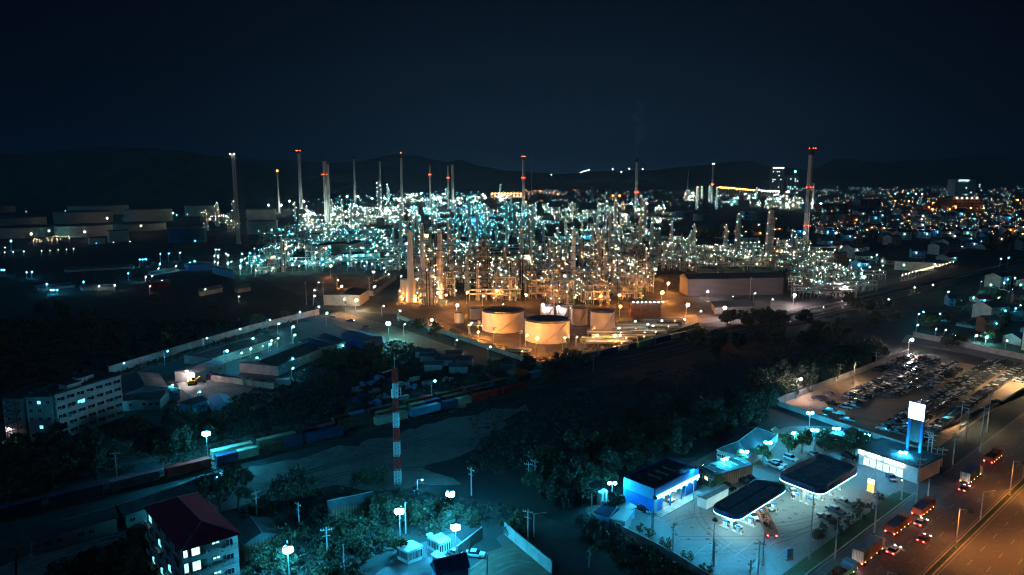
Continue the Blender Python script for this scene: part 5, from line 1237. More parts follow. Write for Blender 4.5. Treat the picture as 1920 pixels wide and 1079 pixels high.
def rack(a, b, kind, rb, look, n, hgt=8):
    a, b = Vector(a), Vector(b); L = (b-a).length; L = round(L/12)*12 or 12; rz = math.atan2(b.y-a.y, b.x-a.x)
    def f():
        m = MB().use(M['steel'])
        for i in range(int(L/6)+1):
            for y in (-2.6,2.6): m.box((i*6,y,0), (.4,.4,hgt))
            for z in (hgt*.6,hgt-.3): m.box((i*6,0,z), (.3,5.6,.35))
        for y in (-2.6,2.6): m.box((L/2,y,hgt*.6), (L,.25,.3)); m.box((L/2,y,hgt-.3), (L,.25,.3))
        q = MB(); r = random.Random(int(L))
        for z in (hgt*.6+.5, hgt+.25):
            y = -2.2
            while y < 2.3: q.use(M[r.choice(['steel','white','stack','green','rust'])]); rr_ = r.uniform(.12,.32); q.tube((0,y,z), (L,y,z), rr_, 6); y += rr_+r.uniform(.3,.5)
        return m.mesh('rack_frame'), q.mesh('rack_pipes')
    m, q = cached(('rack',L,hgt), f)
    t = thing('pipe_rack', look, 'pipe rack', (a.x,a.y,0), rz, 'pipe racks of the plant', auto=True); ob('frame', m, t); ob('pipes', q, t)
    for i in range(n): ob('lamp', bulb(R.choice(kind), rb), t, (L*(i+.5)/n, -3 if i%2 else 3, hgt*(.9 if i%3 else .55)))
WM = ['warm','white','white','warm','teal']; TL = ['teal','teal','cyan','white','teal']; GW = ['white','teal','warm','white']; OR = ['orange','warm','warm']; MX = ['warm','white','teal','white','orange','warm','white','warm']
LK = {id(WM):'warm white', id(TL):'teal', id(GW):'pale', id(OR):'orange', id(MX):'mixed white'}
def zone(poly, n, mind, kinds, cols, lamps, rb, seed, simple=False, s=(1,1), ncol=0, ch=(20,40), cr=(1.2,2.2), nr=0, rzs=(0,)):
    pts = rnd_in(poly, n, mind, seed); rd = random.Random(seed)
    for i, p in enumerate(pts):
        k = rd.choice(kinds); process(p, k, rd.choice(rzs)+rd.choice((0,PI/2)), cols, lamps, rb, f'steel process structure with {LK[id(cols)]} lamps', rd.uniform(*s), simple)
    for p in rnd_in(poly, ncol, mind*.5, seed+500): column(p, rd.uniform(*ch), rd.uniform(*cr), cols, rb, f'banded column strung with {LK[id(cols)]} lamps', 1)
    for p in rnd_in(poly, nr, mind*.8, seed+900):
        a = rd.choice(rzs)+rd.choice((0,0,PI/2)); L = rd.choice((36,48,60)); rack(p, p+Vector((math.cos(a)*L,math.sin(a)*L,0)), cols, rb, f'pipe rack with {LK[id(cols)]} lamps', L//5)
ang = rad(8)
# nearest block, 490-650 m
zone([(770,572),(905,572),(915,545),(905,520),(800,520),(775,545)], 7, 19, [0,1,3,4], MX, 22, 0.139, 101, ncol=5, ch=(20,34), nr=2, rzs=(ang,))
zone([(905,572),(1180,568),(1215,560),(1215,520),(905,520)], 17, 19, [0,1,3,4,5], MX, 26, 0.139, 102, ncol=10, ch=(20,38), nr=5, rzs=(ang,))
zone([(760,520),(1220,520),(1250,485),(1180,470),(780,480)], 22, 20, [0,1,3,4,5], WM, 20, 0.164, 103, ncol=12, ch=(26,46), cr=(1.4,2.4), nr=11, rzs=(ang,))
zone([(1120,520),(1270,512),(1300,490),(1180,480)], 6, 18, [2,0,4], WM, 19, 0.156, 104, ncol=3, ch=(16,30), nr=5, rzs=(ang,))
# right block behind the grey warehouse
zone([(1260,510),(1480,512),(1600,530),(1585,545),(1480,540),(1480,500),(1280,495)], 13, 18, [2,0,0,5], WM, 20, 0.164, 105, ncol=3, ch=(14,24), nr=9, rzs=(ang,))
zone([(1270,500),(1560,512),(1545,470),(1440,462),(1330,475),(1250,480)], 15, 22, [0,2,4,5], WM, 18, 0.189, 106, ncol=6, ch=(18,32), nr=9, rzs=(ang,))
zone([(1480,562),(1580,552),(1610,535),(1520,530),(1470,545)], 5, 15, [2,2,0], WM, 22, 0.139, 107, ncol=1, ch=(12,16), nr=3, rzs=(ang,))
# middle distance
zone([(740,482),(1000,478),(1010,440),(960,425),(740,430)], 23, 29, [0,1,4,5], TL, 14, 0.221, 108, True, (.8,1.05), 12, (22,42), (1.6,2.8), 13)
zone([(1000,480),(1260,480),(1230,430),(1000,428)], 21, 29, [0,1,4,5], GW, 13, 0.221, 109, True, (.8,1.05), 10, (22,42), (1.6,2.6), 12)
zone([(490,512),(740,508),(740,440),(560,430),(480,470)], 30, 25, [2,0,5,2], TL, 13, 0.213, 110, True, (.9,1.3), 5, (16,34), (1.2,2.2), 18)
# far
zone([(540,432),(760,432),(760,392),(640,390),(560,405)], 32, 43, [0,1,4,5], GW, 11, 0.344, 111, True, (.8,1.15), 7, (26,46), (2,3.2), 14)
zone([(760,428),(1000,425),(1000,392),(780,388)], 32, 44, [0,1,4,5], TL, 11, 0.344, 112, True, (.8,1.15), 9, (26,46), (2,3.4), 14)
zone([(1000,425),(1260,425),(1240,392),(1000,388)], 26, 47, [0,4,5,1], GW, 11, 0.344, 113, True, (.8,1.1), 8, (26,46), (2,3.2), 12)
zone([(370,442),(440,446),(440,412),(380,414)], 4, 34, [0,1,2], WM, 14, 0.279, 114, True, (1,1.4), 4, (30,44), (2,2.8), 0)
zone([(1260,398),(1500,398),(1490,372),(1280,370)], 12, 77, [0,1,4], GW, 7, 0.533, 115, True, (1.2,1.7), 5, (50,70), (2.5,4), 4)
zone([(660,385),(1000,385),(1000,374),(680,374)], 14, 77, [0,4,5], GW, 8, 0.533, 116, True, (1.2,1.8), 4, (50,70), (2.5,4), 4)
# named columns of the picture
for x, pb, pt, w_, lk, kd in ((1074,560,433,9,'tall thick column standing in the middle of the plant',GW),(1381,490,405,11,'tall thick brown column, left of two behind the grey warehouse',WM),(1440,500,396,14,'thickest tall brown column behind the grey warehouse',WM),(1359,482,424,7,'shorter column left of the two brown ones',WM),(826,560,438,11,'tall column with brown lower half beside the furnace',MX),(998,470,386,8,'column strung with dense lamps at plant centre',GW),(1142,500,400,8,'column strung with lamps right of the beige tanks',WM),(895,470,400,7,'slim column before the teal block',TL),(752,470,395,7,'column strung with teal lamps',TL),(1300,480,425,6,'slender column left of the brown ones',WM),(1258,478,418,6,'slender column at the orange-lit yard',WM),(712,400,342,7,'distant column heaped with lamps',GW),(1208,440,375,8,'lamp-strung column behind the smoking chimney',WM),(965,445,385,8,'teal-lit column left of centre',TL),(880,440,372,8,'teal-lit column behind the plant',TL)):
    b = P(x,pb); zc = b.y*CP+H*SP; column(b, HT(b,pt), w_/2*zc/F, kd, max(.18,.0003*b.y), lk, auto=False)
# furnace with two tapered stacks, orange lit
b = P(782,565); t = thing('furnace', 'square furnace with two tall tapered stacks glowing orange at the foot', 'furnace', tuple(b), .1); lm('the orange-lit furnace', b)
m = MB().use(M['stack']); m.box((-6,4,3), (11,9,11)); m.prism([(-11.5,0.),(-.5,0),(-.5,8),(-11.5,8)], 14.01, 15.5)
for x in (-11,-6,-1):
    for y in (-.4,8.4): m.box((x,y,0), (.6,.6,14))
ob('firebox', m.mesh('firebox'), t)
m = MB().use(M['stack']); m.box((6,5,3), (9,8,9)); ob('second_firebox', m.mesh('firebox_b'), t)
zc = b.y*CP+H*SP
for x, pt, r0, r1 in ((-4,432,2.6,1.5),(4.5,455,1.7,1.1)):
    hh = HT(b,pt); m = MB().use(M['stack']); m.cyl((0,0,0), r0*1.5, 12, 16, r0); m.cyl((0,0,12), r0, hh-12, 16, r1); m.cyl((0,0,hh*.5), r0+.7, .3, 16); ob('stack', m.mesh('furnace_stack'), t, (x,-1.5,0))
pp = MB().use(M['steel']); rp = random.Random(6)
for k in range(24): x, y = rp.uniform(-13,11), rp.uniform(-2.5,0); pp.tube((x,y,0), (x,y,rp.uniform(3,13)), .2, 5); pp.tube((x,y,3), (rp.uniform(-13,11),y,3), .18, 5)
ob('pipework', pp.mesh('furnace_pipework'), t)
lamps_on(t, [(-10,-4,2.5),(-5,-4,3),(-1,-4,2),(2,-4,3),(6,-4,2.5)], 'orangeX', .4); lamps_on(t, [(8,-3,9),(-12,-2,8),(0,-1,16),(10,-2,5)], 'warm', .35)
# strong orange and white floodlights of the plant
for x, y, h, kd, r_, lb in [(1030,500,9,'orangeT',.26,'orange floodlight at the foot of the left beige tank'),(1092,494,9,'orangeT',.26,'orange floodlight at the foot of the right beige tank'),(1034,580,9,'orangeT',.2,'orange floodlight before the wide low tank'),(1070,456,7,'tealT',.3,'teal floodlight of the glowing shed strip, left one'),(1095,455,7,'tealT',.3,'teal floodlight of the glowing shed strip, middle one'),(1122,454,7,'tealT',.3,'teal floodlight of the glowing shed strip, right one'),(888,448,10,'cyanT',.35,'cyan floodlight at the foot of the cyan block'),(760,470,9,'cyanT',.25,'cyan floodlight behind the furnace'),(648,594,9,'orangeT',.2,'added orange lamp over the junction road'),(930,508,8,'warmT',.2,'yellow floodlight before the yellow-lit block'),(987,507,8,'warmT',.18,'yellow floodlight before the slim yellow-lit block'),(925,648,9,'orangeT',.33,'lamp on the bund before the left big tank'),(897,634,9,'orangeT',.33,'lamp at the left foot of the left big tank'),(1062,672,9,'orangeT',.33,'lamp between fence and right big tank'),(975,655,9,'orangeT',.33,'lamp before the gap of the two big tanks'),(1110,645,9,'orangeT',.33,'lamp in front of the medium tank'),(930,566,8,'orange',.6,'orange lamp under the plain brown box'),(1100,540,9,'orange',.6,'orange lamp in the process block right of centre'),(1195,540,9,'orange',.6,'orange lamp at the right of the process block'),(870,500,12,'orange',.6,'orange lamp in the middle of the plant'),(640,560,9,'orange',.5,'reddish lamp behind the white warehouse'),(700,530,9,'orange',.55,'orange lamp on the red-lit ground'),(620,520,10,'orange',.5,'orange lamp in the red-lit ground'),(856,592,7,'orange',.75,'strong orange floodlight left of the small cream tank'),(808,612,4,'orange',.6,'orange lamp low at the plant road'),(1240,566,7,'orange',.85,'strong orange floodlight over the brown ribbed building'),(1287,594,8,'orange',.9,'strongest orange floodlight right of the brown building'),(1227,524,9,'orange',.7,'orange floodlight beside the process block'),(1251,550,8,'orange',.75,'orange floodlight before the grey warehouse'),  # junction road lamp is an extra, added to light the road orange
    (1005,664,8,'orange',.5,'low orange floodlight at the foot of the right big tank'),(1161,598,8,'orange',.6,'reddish lamp left of the brown building'),(875,570,8,'orange',.55,'orange lamp behind the small cream tank'),(1044,562,12,'orange',.8,'fierce orange lamp on the wide low tank'),(1078,608,9,'pinkw',.62,'round white lamp before the slender tank'),(1045,603,9,'pinkw',.5,'white lamp between the small tanks'),(1016,598,9,'pinkw',.5,'white lamp left of the small tanks'),
    (1356,600,8,'pinkw',.75,'bright violet-white floodlight at the low pale hall'),(1487,574,8,'pinkw',.8,'bright white floodlight at the right fence bend'),(1581,556,8,'pinkw',.7,'bright white floodlight at the far fence bend'),(667,585,8,'warm',.6,'bright warm lamp at the corner of the white warehouse'),(1211,453,12,'orange',1.1,'distant orange floodlight beside the smoking chimney'),(1397,450,12,'orange',.9,'distant orange lamp between the brown columns'),(627,447,14,'orange',1.2,'distant orange lamp at the left of the plant'),
    (983,448,14,'orange',.9,'orange lamp behind the beige tank'),(992,450,16,'orange',.9,'second orange lamp behind the beige tank'),(1325,562,6,'pinkw',.5,'white lamp on the awning by the grey warehouse'),(942,585,5,'orange',.4,'small orange lamp behind the left big tank'),(1080,650,5,'warm',.35,'small lamp at the foot of the right big tank'),(1104,585,9,'warm',.35,'lamp between the medium and slender tanks'),(895,640,5,'orange',.4,'small orange lamp on the bund road'),(1150,650,6,'orange',.5,'orange lamp over the red pipe yard'),
    (722,530,9,'white',.5,'white lamp beside the long white warehouse'),(752,542,10,'white',.5,'greenish white lamp left of the furnace'),(820,565,6,'warm',.5,'warm lamp right of the furnace'),(700,556,7,'white',.4,'white lamp at the end of the white warehouse'),(850,545,9,'white',.5,'white lamp in the process block'),(905,574,7,'orange',.5,'added orange lamp at the front row, behind the left big tank'),(985,572,7,'orange',.5,'added orange lamp at the front row, between box and low tank'),(1125,574,7,'orange',.5,'added orange lamp at the front row, right of the low tank'),(1160,572,7,'orange',.5,'added orange lamp at the front row, left of the brown building'),(835,572,7,'orange',.5,'added orange lamp at the front row, right of the furnace'),(1060,525,14,'orange',.5,'added high orange lamp deep in the process block, centre'),(960,535,12,'orange',.5,'added high orange lamp deep in the process block, left'),(1150,520,14,'orange',.5,'added high orange lamp deep in the process block, right')]:  # front-row and deep orange lamps added for more amber light in the block
    lamp_post(P(x,y), h, kd, r_, lb, auto=False, arm=.6, group='floodlights of the plant', cat='floodlight')
for x, y, yt in [(643,578,563),(716,592,574),(747,602,587),(757,628,612),(853,660,641),(915,674,655),(881,626,613),(1055,656,645),(1115,650,635),(1156,636,624),(1158,650,641),(1187,622,610),(1210,628,616),(1220,632,617),(1237,622,607),(1279,618,605),(804,620,604),(878,630,615),(985,650,640),(632,540,530),(595,545,538),(588,560,551),(588,572,557),(702,552,545),(727,528,520),(1310,602,592),(1372,573,560),(1412,566,557),(1445,578,571)]:
    b = P(x,y); lamp_post(b, max(6,HT(b,yt)), 'white', .36, 'lamp post along the perimeter road', group='lamps of the perimeter road', arm=1.2)
for p in rnd_in([(380,505),(480,520),(590,512),(740,515),(740,500),(560,500),(480,480),(400,490)], 60, 7, 55): lamp_post(p, R.uniform(5,10), R.choice(['teal','teal','cyan','white']), .5, 'teal lamp at plant edge', group='teal lamps of the plant edge', arm=.5)
for p in rnd_in([(1480,545),(1590,552),(1700,515),(1640,490),(1560,470),(1530,500)], 46, 7, 56): lamp_post(p, R.uniform(4,9), R.choice(['white','warm','teal','white']), .42, 'small lamp at plant edge', group='lamps of the right plant edge', arm=.5)
for p in rnd_in([(1060,640),(1160,612),(1290,595),(1330,592),(1240,600),(1100,655)], 9, 9, 57): 
    rack(p, p+Vector((24,0,0)), OR, .2, 'low pipe bundle on sleepers', 2, 2.2)
for i, (x, y) in enumerate(((880,612),(950,660),(1090,640),(1130,640),(1180,625))): rack(P(x,y), P(x+40,y+3), OR, .22, 'low pipe bundle beside the big tanks', 2, 1.8)
# green garden shrubs by the plant road
wood([(770,612),(835,622),(830,635),(775,625)], 8, [6,1], 35, .5, .8, 3, 'shrubs along the plant road')
wood([(1020,690),(1080,672),(1090,690),(1040,700)], 6, [1,2], 36, .7, .9, 5); wood([(1360,606),(1480,600),(1480,620),(1370,622)], 9, [0,1], 37, .8, 1.1, 7)
# ================================================================== FAR LEFT, CITY, HILLS
for x, y, h, kd, r_ in [(22,470,12,'cyanB',1.2),(93,448,12,'tealB',1.0),(76,436,12,'tealB',1.0),(202,423,14,'pinkwB',1.3),(236,410,14,'tealB',1.3),(160,450,12,'pinkwB',1.1),(60,455,12,'pinkwB',1.0),(265,440,14,'warmB',1.0),(325,412,14,'tealB',1.2),(332,414,12,'teal',1.0),(352,413,12,'teal',.8),(50,406,12,'teal',1.0),(123,405,12,'teal',.9),(136,405,12,'teal',.9),(366,465,9,'cyan',.9),(181,465,6,'cyan',.6),(213,463,6,'white',.6),(244,462,6,'white',.6),(10,472,5,'white',.5),(9,482,5,'white',.5),(25,481,5,'white',.5),(45,480,5,'white',.5),(78,479,5,'white',.5),(94,478,5,'white',.5),(109,477,5,'white',.5),(125,476,5,'white',.5),(138,475,5,'white',.5),  # lower pinkish lamps and the warm one are added to brighten the tanks
    (262,500,7,'cyan',.7),(268,500,7,'cyan',.7),(274,500,7,'cyan',.7),(301,493,9,'cyan',.9),(317,492,9,'cyan',.9),(338,490,9,'cyan',.9),(300,505,5,'teal',.5),(3,517,5,'cyan',.6),(8,517,5,'cyan',.6),(60,521,5,'cyan',.7),(50,522,5,'cyan',.5),(88,545,5,'cyan',.5),(157,543,6,'cyan',.6),(185,547,4,'white',.35),(215,545,4,'white',.35),(100,552,3,'cyan',.4),(107,552,3,'cyan',.4),(95,552,3,'cyan',.4),(241,526,6,'cyan',.5),(273,528,4,'white',.35),(285,527,4,'white',.35),(281,547,4,'orange',.4),(304,538,5,'white',.4),(385,553,4,'white',.4),(448,567,4,'white',.35),(356,505,6,'cyan',.6),(365,502,6,'cyan',.6),(297,514,5,'cyan',.5),(330,510,5,'white',.4),(404,478,6,'white',.5),(411,478,6,'white',.5),(409,490,6,'white',.5)]:
    lamp_post(P(x,y), h, kd, r_, 'lone lamp in dark district', group='lamps of the dark left district', arm=.5)
for p in rnd_in([(58,462),(135,460),(140,450),(100,448),(62,455)], 30, 3, 58): lamp_post(p, R.uniform(3,8), 'warm', .38, 'warm lamp below the tank farm', group='warm lamps below the tank farm', arm=.4)
for A,B,C,pb,wl in [((120,505),(125,507),(250,500),511,'offwhite'),((0,512),(0,514),(10,513),520,'cyan'),((60,538),(70,541),(140,535),546,'grey'),((150,538),(155,540),(215,538),546,'grey'),((278,512),(282,514),(365,502),517,'cyan'),((345,496),(352,498),(398,496),508,'blue'),((398,500),(405,502),(438,510),515,'cyan'),((372,545),(375,548),(417,540),556,'offwhite'),((280,528),(285,530),(318,528),540,'rust'),((440,540),(446,542),(470,538),550,'grey')]:
    pbuild(A,B,C,pb,'low unlit hall in the dark left district', name='hall', cat='hall', wall=wl, roof='roofg', kind='gable', rh=1.5, group='halls of the dark left district', auto=True)
# tall buildings of the skyline
def highrise(x0, x1, pt, pb, label, wall, rows, cols, litp, kind='flat', lit='winw', group=None, auto=False):
    b = P((x0+x1)/2, pb); zc = b.y*CP+H*SP; w_ = (x1-x0)*zc/F; h = HT(b, pt); dpt = w_*.6
    qs = [Vector((b.x-w_/2,b.y,0)), Vector((b.x+w_/2,b.y,0)), Vector((b.x+w_/2,b.y+dpt,0)), Vector((b.x-w_/2,b.y+dpt,0))]
    t, l, c = building(qs, h, label, 'tower block' if h > 40 else 'building', 'tower_block' if h > 40 else 'city_building', wall, 'roofg', kind, 1.5, .2, group, auto)
    s = w_/cols*.55; hh = h/rows*.5; facade(t, qs[0], qs[1], 0, h*.98, rows, cols, round(s,1), round(hh,1), litp, lit, random.Random(int(x0)), 0, c); return t, c, h, w_
t, c, h, w_ = highrise(1446,1468,316,364,'tall dark tower block with many small lit windows left of the tallest chimney','grey',13,6,.12); lamps_on(t, [(-w_*.4+w_*.2*i,-w_*.3,h+3) for i in range(5)], 'pinkw', 3.2); lm('the tall dark tower block', c)
t, c, h, w_ = highrise(1475,1496,330,364,'lower tower block with teal lamp, right of the dark tower block','grey',9,5,.3); lamps_on(t, [(w_*.1,-w_*.4,h+26)], 'teal', 6); ob('roof_mast', MB().use(M['steel']).cyl((0,0,h), 2, 26, 6).mesh('roof_mast'), t, (w_*.1,-w_*.4+3,0))
t, c, h, w_ = highrise(1789,1827,337,368,'broad pale hotel block with lit strip sign at its top','white',7,8,.1); ob('sign_board', MB().use(E['winw']).box((-w_*.1,-w_*.3-2,h*.9), (w_*.5,2,h*.09)).mesh('hotel_sign'), t); lm('the hotel block', c)
highrise(1829,1853,345,366,'pale wing block right of the hotel block','grey',6,6,.05); highrise(1758,1788,348,362,'small pale block left of the hotel','grey',4,6,.1)
t, c, h, w_ = highrise(1779,1841,373,396,'broad orange-lit building below the hotel','brickred',4,8,.12,lit='winy'); lamps_on(t, [(-w_*.3+w_*.15*i,-w_*.32,h+2) for i in range(5)], 'warm', 1.8); lamps_on(t, [(-w_*.42,-w_*.3-18,9),(0,-w_*.3-22,9),(w_*.4,-w_*.3-20,9)], 'orange', 1.3); lm('the orange-lit building', c)
t, c, h, w_ = highrise(1727,1755,386,398,'low orange-lit block left of the broad orange building','brickred',2,5,.1,lit='winy'); lamps_on(t, [(0,-w_*.3-16,8)], 'orange', 2)
t, c, h, w_ = highrise(1765,1781,385,398,'second low orange-lit block','brickred',2,3,.1,lit='winy'); lamps_on(t, [(0,-w_*.3-16,8)], 'orange', 1.6)
highrise(1610,1650,374,400,'dark warehouse block right of the silos','navy',3,5,0); highrise(1540,1600,384,398,'row of dark towers behind the silos','brickred',3,9,.0)
highrise(1108,1114,350,378,'thin dark block before the hills','grey',6,2,.1); highrise(1135,1142,352,376,'second thin dark block before the hills','grey',6,2,.1)
highrise(1395,1432,397,412,'pale shed block behind the brown columns','cyan',2,4,0)
# orange depot before the hills
t, c, h, w_ = highrise(920,985,362,371,'wide orange-lit depot hall before the hills','cream',1,9,.0); lamps_on(t, [(-w_*.45+w_*.09*i,-w_*.3-20,h*.9) for i in range(11)], 'orange', 2.6); lamps_on(t, [(-w_*.45+w_*.09*i,-w_*.3-30,h*.6+R.uniform(-6,8)) for i in range(11)], 'warm', 2.2)
t, c, h, w_ = highrise(1140,1156,367,373,'small orange-lit shed before the hills','cream',1,4,0); lamps_on(t, [(0,-w_*.3-20,h),(30,-w_*.3-20,h)], 'orange', 3)
# houses of the right city, each with a small lamp
hr = random.Random(8)
def house_proto(i):
    r = random.Random(i); w_, d_, h_ = r.uniform(9,16), r.uniform(8,12), r.choice((3.5,6.5,6.5,9))
    m = MB().use(M[['offwhite','pinkwall','grey','cyan','brown'][i%5]]).prism([(-w_/2,-d_/2),(w_/2,-d_/2),(w_/2,d_/2),(-w_/2,d_/2)], 0, h_, top=False)
    m.add([(w_/2,-d_/2,h_),(w_/2,d_/2,h_),(w_/2,0,h_+2.2)], [(0,1,2)]).add([(-w_/2,d_/2,h_),(-w_/2,-d_/2,h_),(-w_/2,0,h_+2.2)], [(0,1,2)])
    f = MB().use(M[['roofg','roofr','roofd','roofb'][i%4]]).quad((-w_/2-.5,-d_/2-.6,h_-.25),(w_/2+.5,-d_/2-.6,h_-.25),(w_/2+.5,0,h_+2.3),(-w_/2-.5,0,h_+2.3)).quad((w_/2+.5,d_/2+.6,h_-.25),(-w_/2-.5,d_/2+.6,h_-.25),(-w_/2-.5,0,h_+2.3),(w_/2+.5,0,h_+2.3))
    g = MB().use(M['glass'])
    for k in range(int(h_/3)):
        for x in (-w_*.3,0,w_*.3): g.box((x,-d_/2-.03,1+k*3), (1.3,.1,1.2))
    return m.mesh('house_walls'), f.mesh('house_roof'), g.mesh('house_windows'), h_, d_
HP = [house_proto(i) for i in range(8)]
wl_names = ['pale plastered','pinkish','grey','bluish','brown']; rf_names = ['grey','maroon','dark','blue']
def houses(poly, n, mind, seed, kinds, rb, grp, lampp=.8, s=(1,1.4)):
    rd = random.Random(seed)
    for p in rnd_in(poly, n, mind, seed):
        i = rd.randrange(8); a, b, g_, h_, d_ = HP[i]; sc = rd.uniform(*s)
        t = thing('house', f'{wl_names[i%5]} house with {rf_names[i%4]} roof', 'house', tuple(p), rd.uniform(-.6,.6), grp, auto=True, sc=sc)
        ob('wall', a, t); ob('roof', b, t); ob('windows', g_, t)['kind'] = 'stuff'
        if rd.random() < lampp: ob('lamp', bulb(rd.choice(kinds), rb), t, (rd.uniform(-3,3),-d_/2-1.2,h_*.75))
CK = ['cyan','teal','white','glint','glint','orange','cyan']
houses([(1560,520),(1760,500),(1800,470),(1920,470),(1980,440),(1700,440),(1540,450)], 34, 16, 201, CK, .3, 'houses of the right suburb')
houses([(1530,450),(1960,450),(2000,425),(1540,428)], 44, 24, 202, CK, .42, 'houses of the right suburb')
houses([(1530,426),(1980,424),(1980,402),(1530,404)], 44, 40, 203, CK, .4, 'houses of the right suburb', s=(1.2,2))
houses([(1700,600),(1960,660),(1990,560),(1990,520),(1850,540),(1760,575)], 16, 16, 204, ['cyan','teal','teal','cyan'], .42, 'houses behind the car lot', s=(.8,1.1))
houses([(1260,455),(1400,450),(1500,452),(1500,425),(1240,430)], 12, 26, 205, CK, .4, 'houses behind the plant')
t, l, c, qs, z_ = pbuild((1793,606),(1826,612),(1925,574),617,'very long dark-roofed hall on the right beyond the car lot', name='hall', cat='hall', wall='cyan', roof='roofd', kind='gable', rh=1.5); lm('the very long dark hall', c)
for x, y, h, kd, r_ in [(1874,505,10,'pinkw',1.0),(1888,503,10,'cyan',1.1),(1837,545,7,'teal',.6),(1775,566,7,'teal',.6),(1900,600,7,'cyan',.7),(1858,615,7,'teal',.55),(1822,576,6,'teal',.45),(1717,626,5,'teal',.5),(1751,600,4,'teal',.35),(1753,631,4,'teal',.4),(1770,633,4,'white',.4),(1789,640,3,'white',.3),(1827,643,4,'white',.4),(1847,646,4,'teal',.45),(1885,654,4,'white',.3),(1720,605,5,'cyan',.5),(1728,600,5,'cyan',.4),(1760,601,4,'cyan',.4),(1855,552,7,'teal',.7),(1880,548,7,'teal',.7),(1910,552,7,'teal',.7),(1900,538,7,'teal',.7),(1870,575,6,'white',.4),(1910,590,6,'cyan',.5),(1506,595,4,'white',.25),(1542,588,4,'white',.25),(1621,579,3,'white',.25),(1664,570,3,'white',.25),(1712,549,4,'white',.3),(1747,544,4,'white',.3)]:
    lamp_post(P(x,y), h, kd, r_, 'teal-white lamp', group='lamps beyond the car lot', arm=.6)
# cars of the far lit lot
m = MB(); rr2 = random.Random(31); b0, w0, wh0, _, _ = car_parts('white','sedan')
for p in rnd_in([(1855,537),(1880,530),(1930,532),(1930,556),(1900,550),(1870,543)], 110, 3, 300):
    a = rr2.uniform(-.2,.2)+.6; m.use(M[rr2.choice(['car_white','car_silver','car_grey'])]).box((p.x,p.y,.4), (4.4,1.8,.6), a).use(M['glass']).box((p.x,p.y,1.0), (2.4,1.6,.5), a)
tag(ob('distant_parked_cars', m.mesh('far_lot_cars')), 'distant white cars packed on a teal-lit lot at the right edge', 'cars', kind='stuff')
wood([(1700,640),(1960,690),(1990,600),(1960,540),(1850,560),(1740,600)], 16, [0,1,2], 38, .7, 1, 9, 'trees beyond the car lot')
wood([(1290,452),(1480,450),(1500,432),(1280,436)], 12, [0,1], 39, 1.1, 1.6, 16, 'trees behind the plant')
wood([(1560,470),(1900,480),(1900,440),(1560,440)], 14, [0,1], 40, 1.0, 1.5, 18, 'trees of the right suburb')
# lit fence road towards the far right
for i in range(16):
    x = 1690+i*6.4; y = 527-i*1.75; lamp_post(P(x,y), 5, 'warm', .3, 'warm lamp of a line', group='lamps of the far fence road', arm=.4)
for i in range(22):
    x = 1350+i*5.2; y = 352+i*.35+R.uniform(-1,1); b = P(x, 366); t = thing('street_lamp', 'far street lamp', 'street lamp', tuple(b), 0, 'street lamps in the line below the hills', auto=True)
    h = HT(b, y); ob('pole', cached(('fp',round(h/3)), lambda: MB().use(M['pole']).cyl((0,0,0), 1, h, 5, .6).mesh('far_pole')), t); ob('lamp', bulb('orange' if i < 14 else 'pinkw', 3.6 if i%3 else 4.6), t, (0,-1,h))
# countless far city lamps
def citylights(name, poly, n, seed, mats, label, r0, hmax=14):
    rd = random.Random(seed); m = MB()
    for p in rnd_in(poly, n, 0, seed):
        d = p.y; r = r0*d/1000*rd.uniform(.4,1.1)*.6; h = rd.uniform(4,hmax)
        m.use(M['pole']).cyl((p.x,p.y,0), r*.25, h, 3); m.use(E[rd.choice(mats)])
        q = (p.x,p.y,h); m.add([(q[0]+r,q[1],q[2]),(q[0]-r,q[1],q[2]),(q[0],q[1]+r,q[2]),(q[0],q[1]-r,q[2]),(q[0],q[1],q[2]+r),(q[0],q[1],q[2]-r)], [(0,2,4),(2,1,4),(1,3,4),(3,0,4),(2,0,5),(1,2,5),(3,1,5),(0,3,5)])
    tag(ob(name, m.mesh(name)), label, 'city lights', kind='stuff')
citylights('city_lamps', [(1520,448),(1960,448),(1980,378),(1900,366),(1520,366)], 820, 401, ['city','cityt','cityo','city','cityo'], 'scattered street and house lamps of the right city', .55)
citylights('far_city_lamps', [(1470,366),(1960,366),(1960,351),(1480,351)], 300, 402, ['city','city','cityt','cityo'], 'dense tiny lamps of the farthest city below the hills', .5, 30)
citylights('plain_lamps', [(900,388),(1500,398),(1500,362),(1000,360),(880,368)], 300, 403, ['city','city','cityt','city','cityo'], 'dense tiny lamps of the plain behind the plant', .5, 24)
citylights('left_plain_lamps', [(560,392),(900,388),(900,366),(740,366),(600,380)], 230, 404, ['cityt','cityt','city'], 'teal lamps of the plain behind the left of the plant', .5, 24)
citylights('orange_district_lamps', [(1690,412),(1960,412),(1960,378),(1700,380)], 130, 405, ['cityo','cityo','city'], 'orange street lamps round the hotel district', .5, 14)
citylights('depot_lamps', [(985,371),(1050,370),(1050,363),(985,364)], 60, 406, ['cityo','city','cityo'], 'warm lamps beside the orange-lit depot', .55, 30)
for x, y, kd, r_ in ((1678,385,'orange',3.2),(1703,386,'orange',3.0),(1907,383,'orange',4.2),(1748,390,'orange',2.2),(1914,461,'orange',1.3),(1582,424,'orange',1.8),(1550,458,'cyan',1.4),(1678,369,'teal',4),(1702,368,'teal',4.4),(1717,369,'pinkw',4),(1729,370,'pinkw',4.4),(860,350,'orange',0)): 
    if r_: lamp_post(P(x,y), 16, kd, r_, f'large distant {"orange" if kd == "orange" else "white-teal"} lamp of the city', group='large distant lamps', arm=.5)
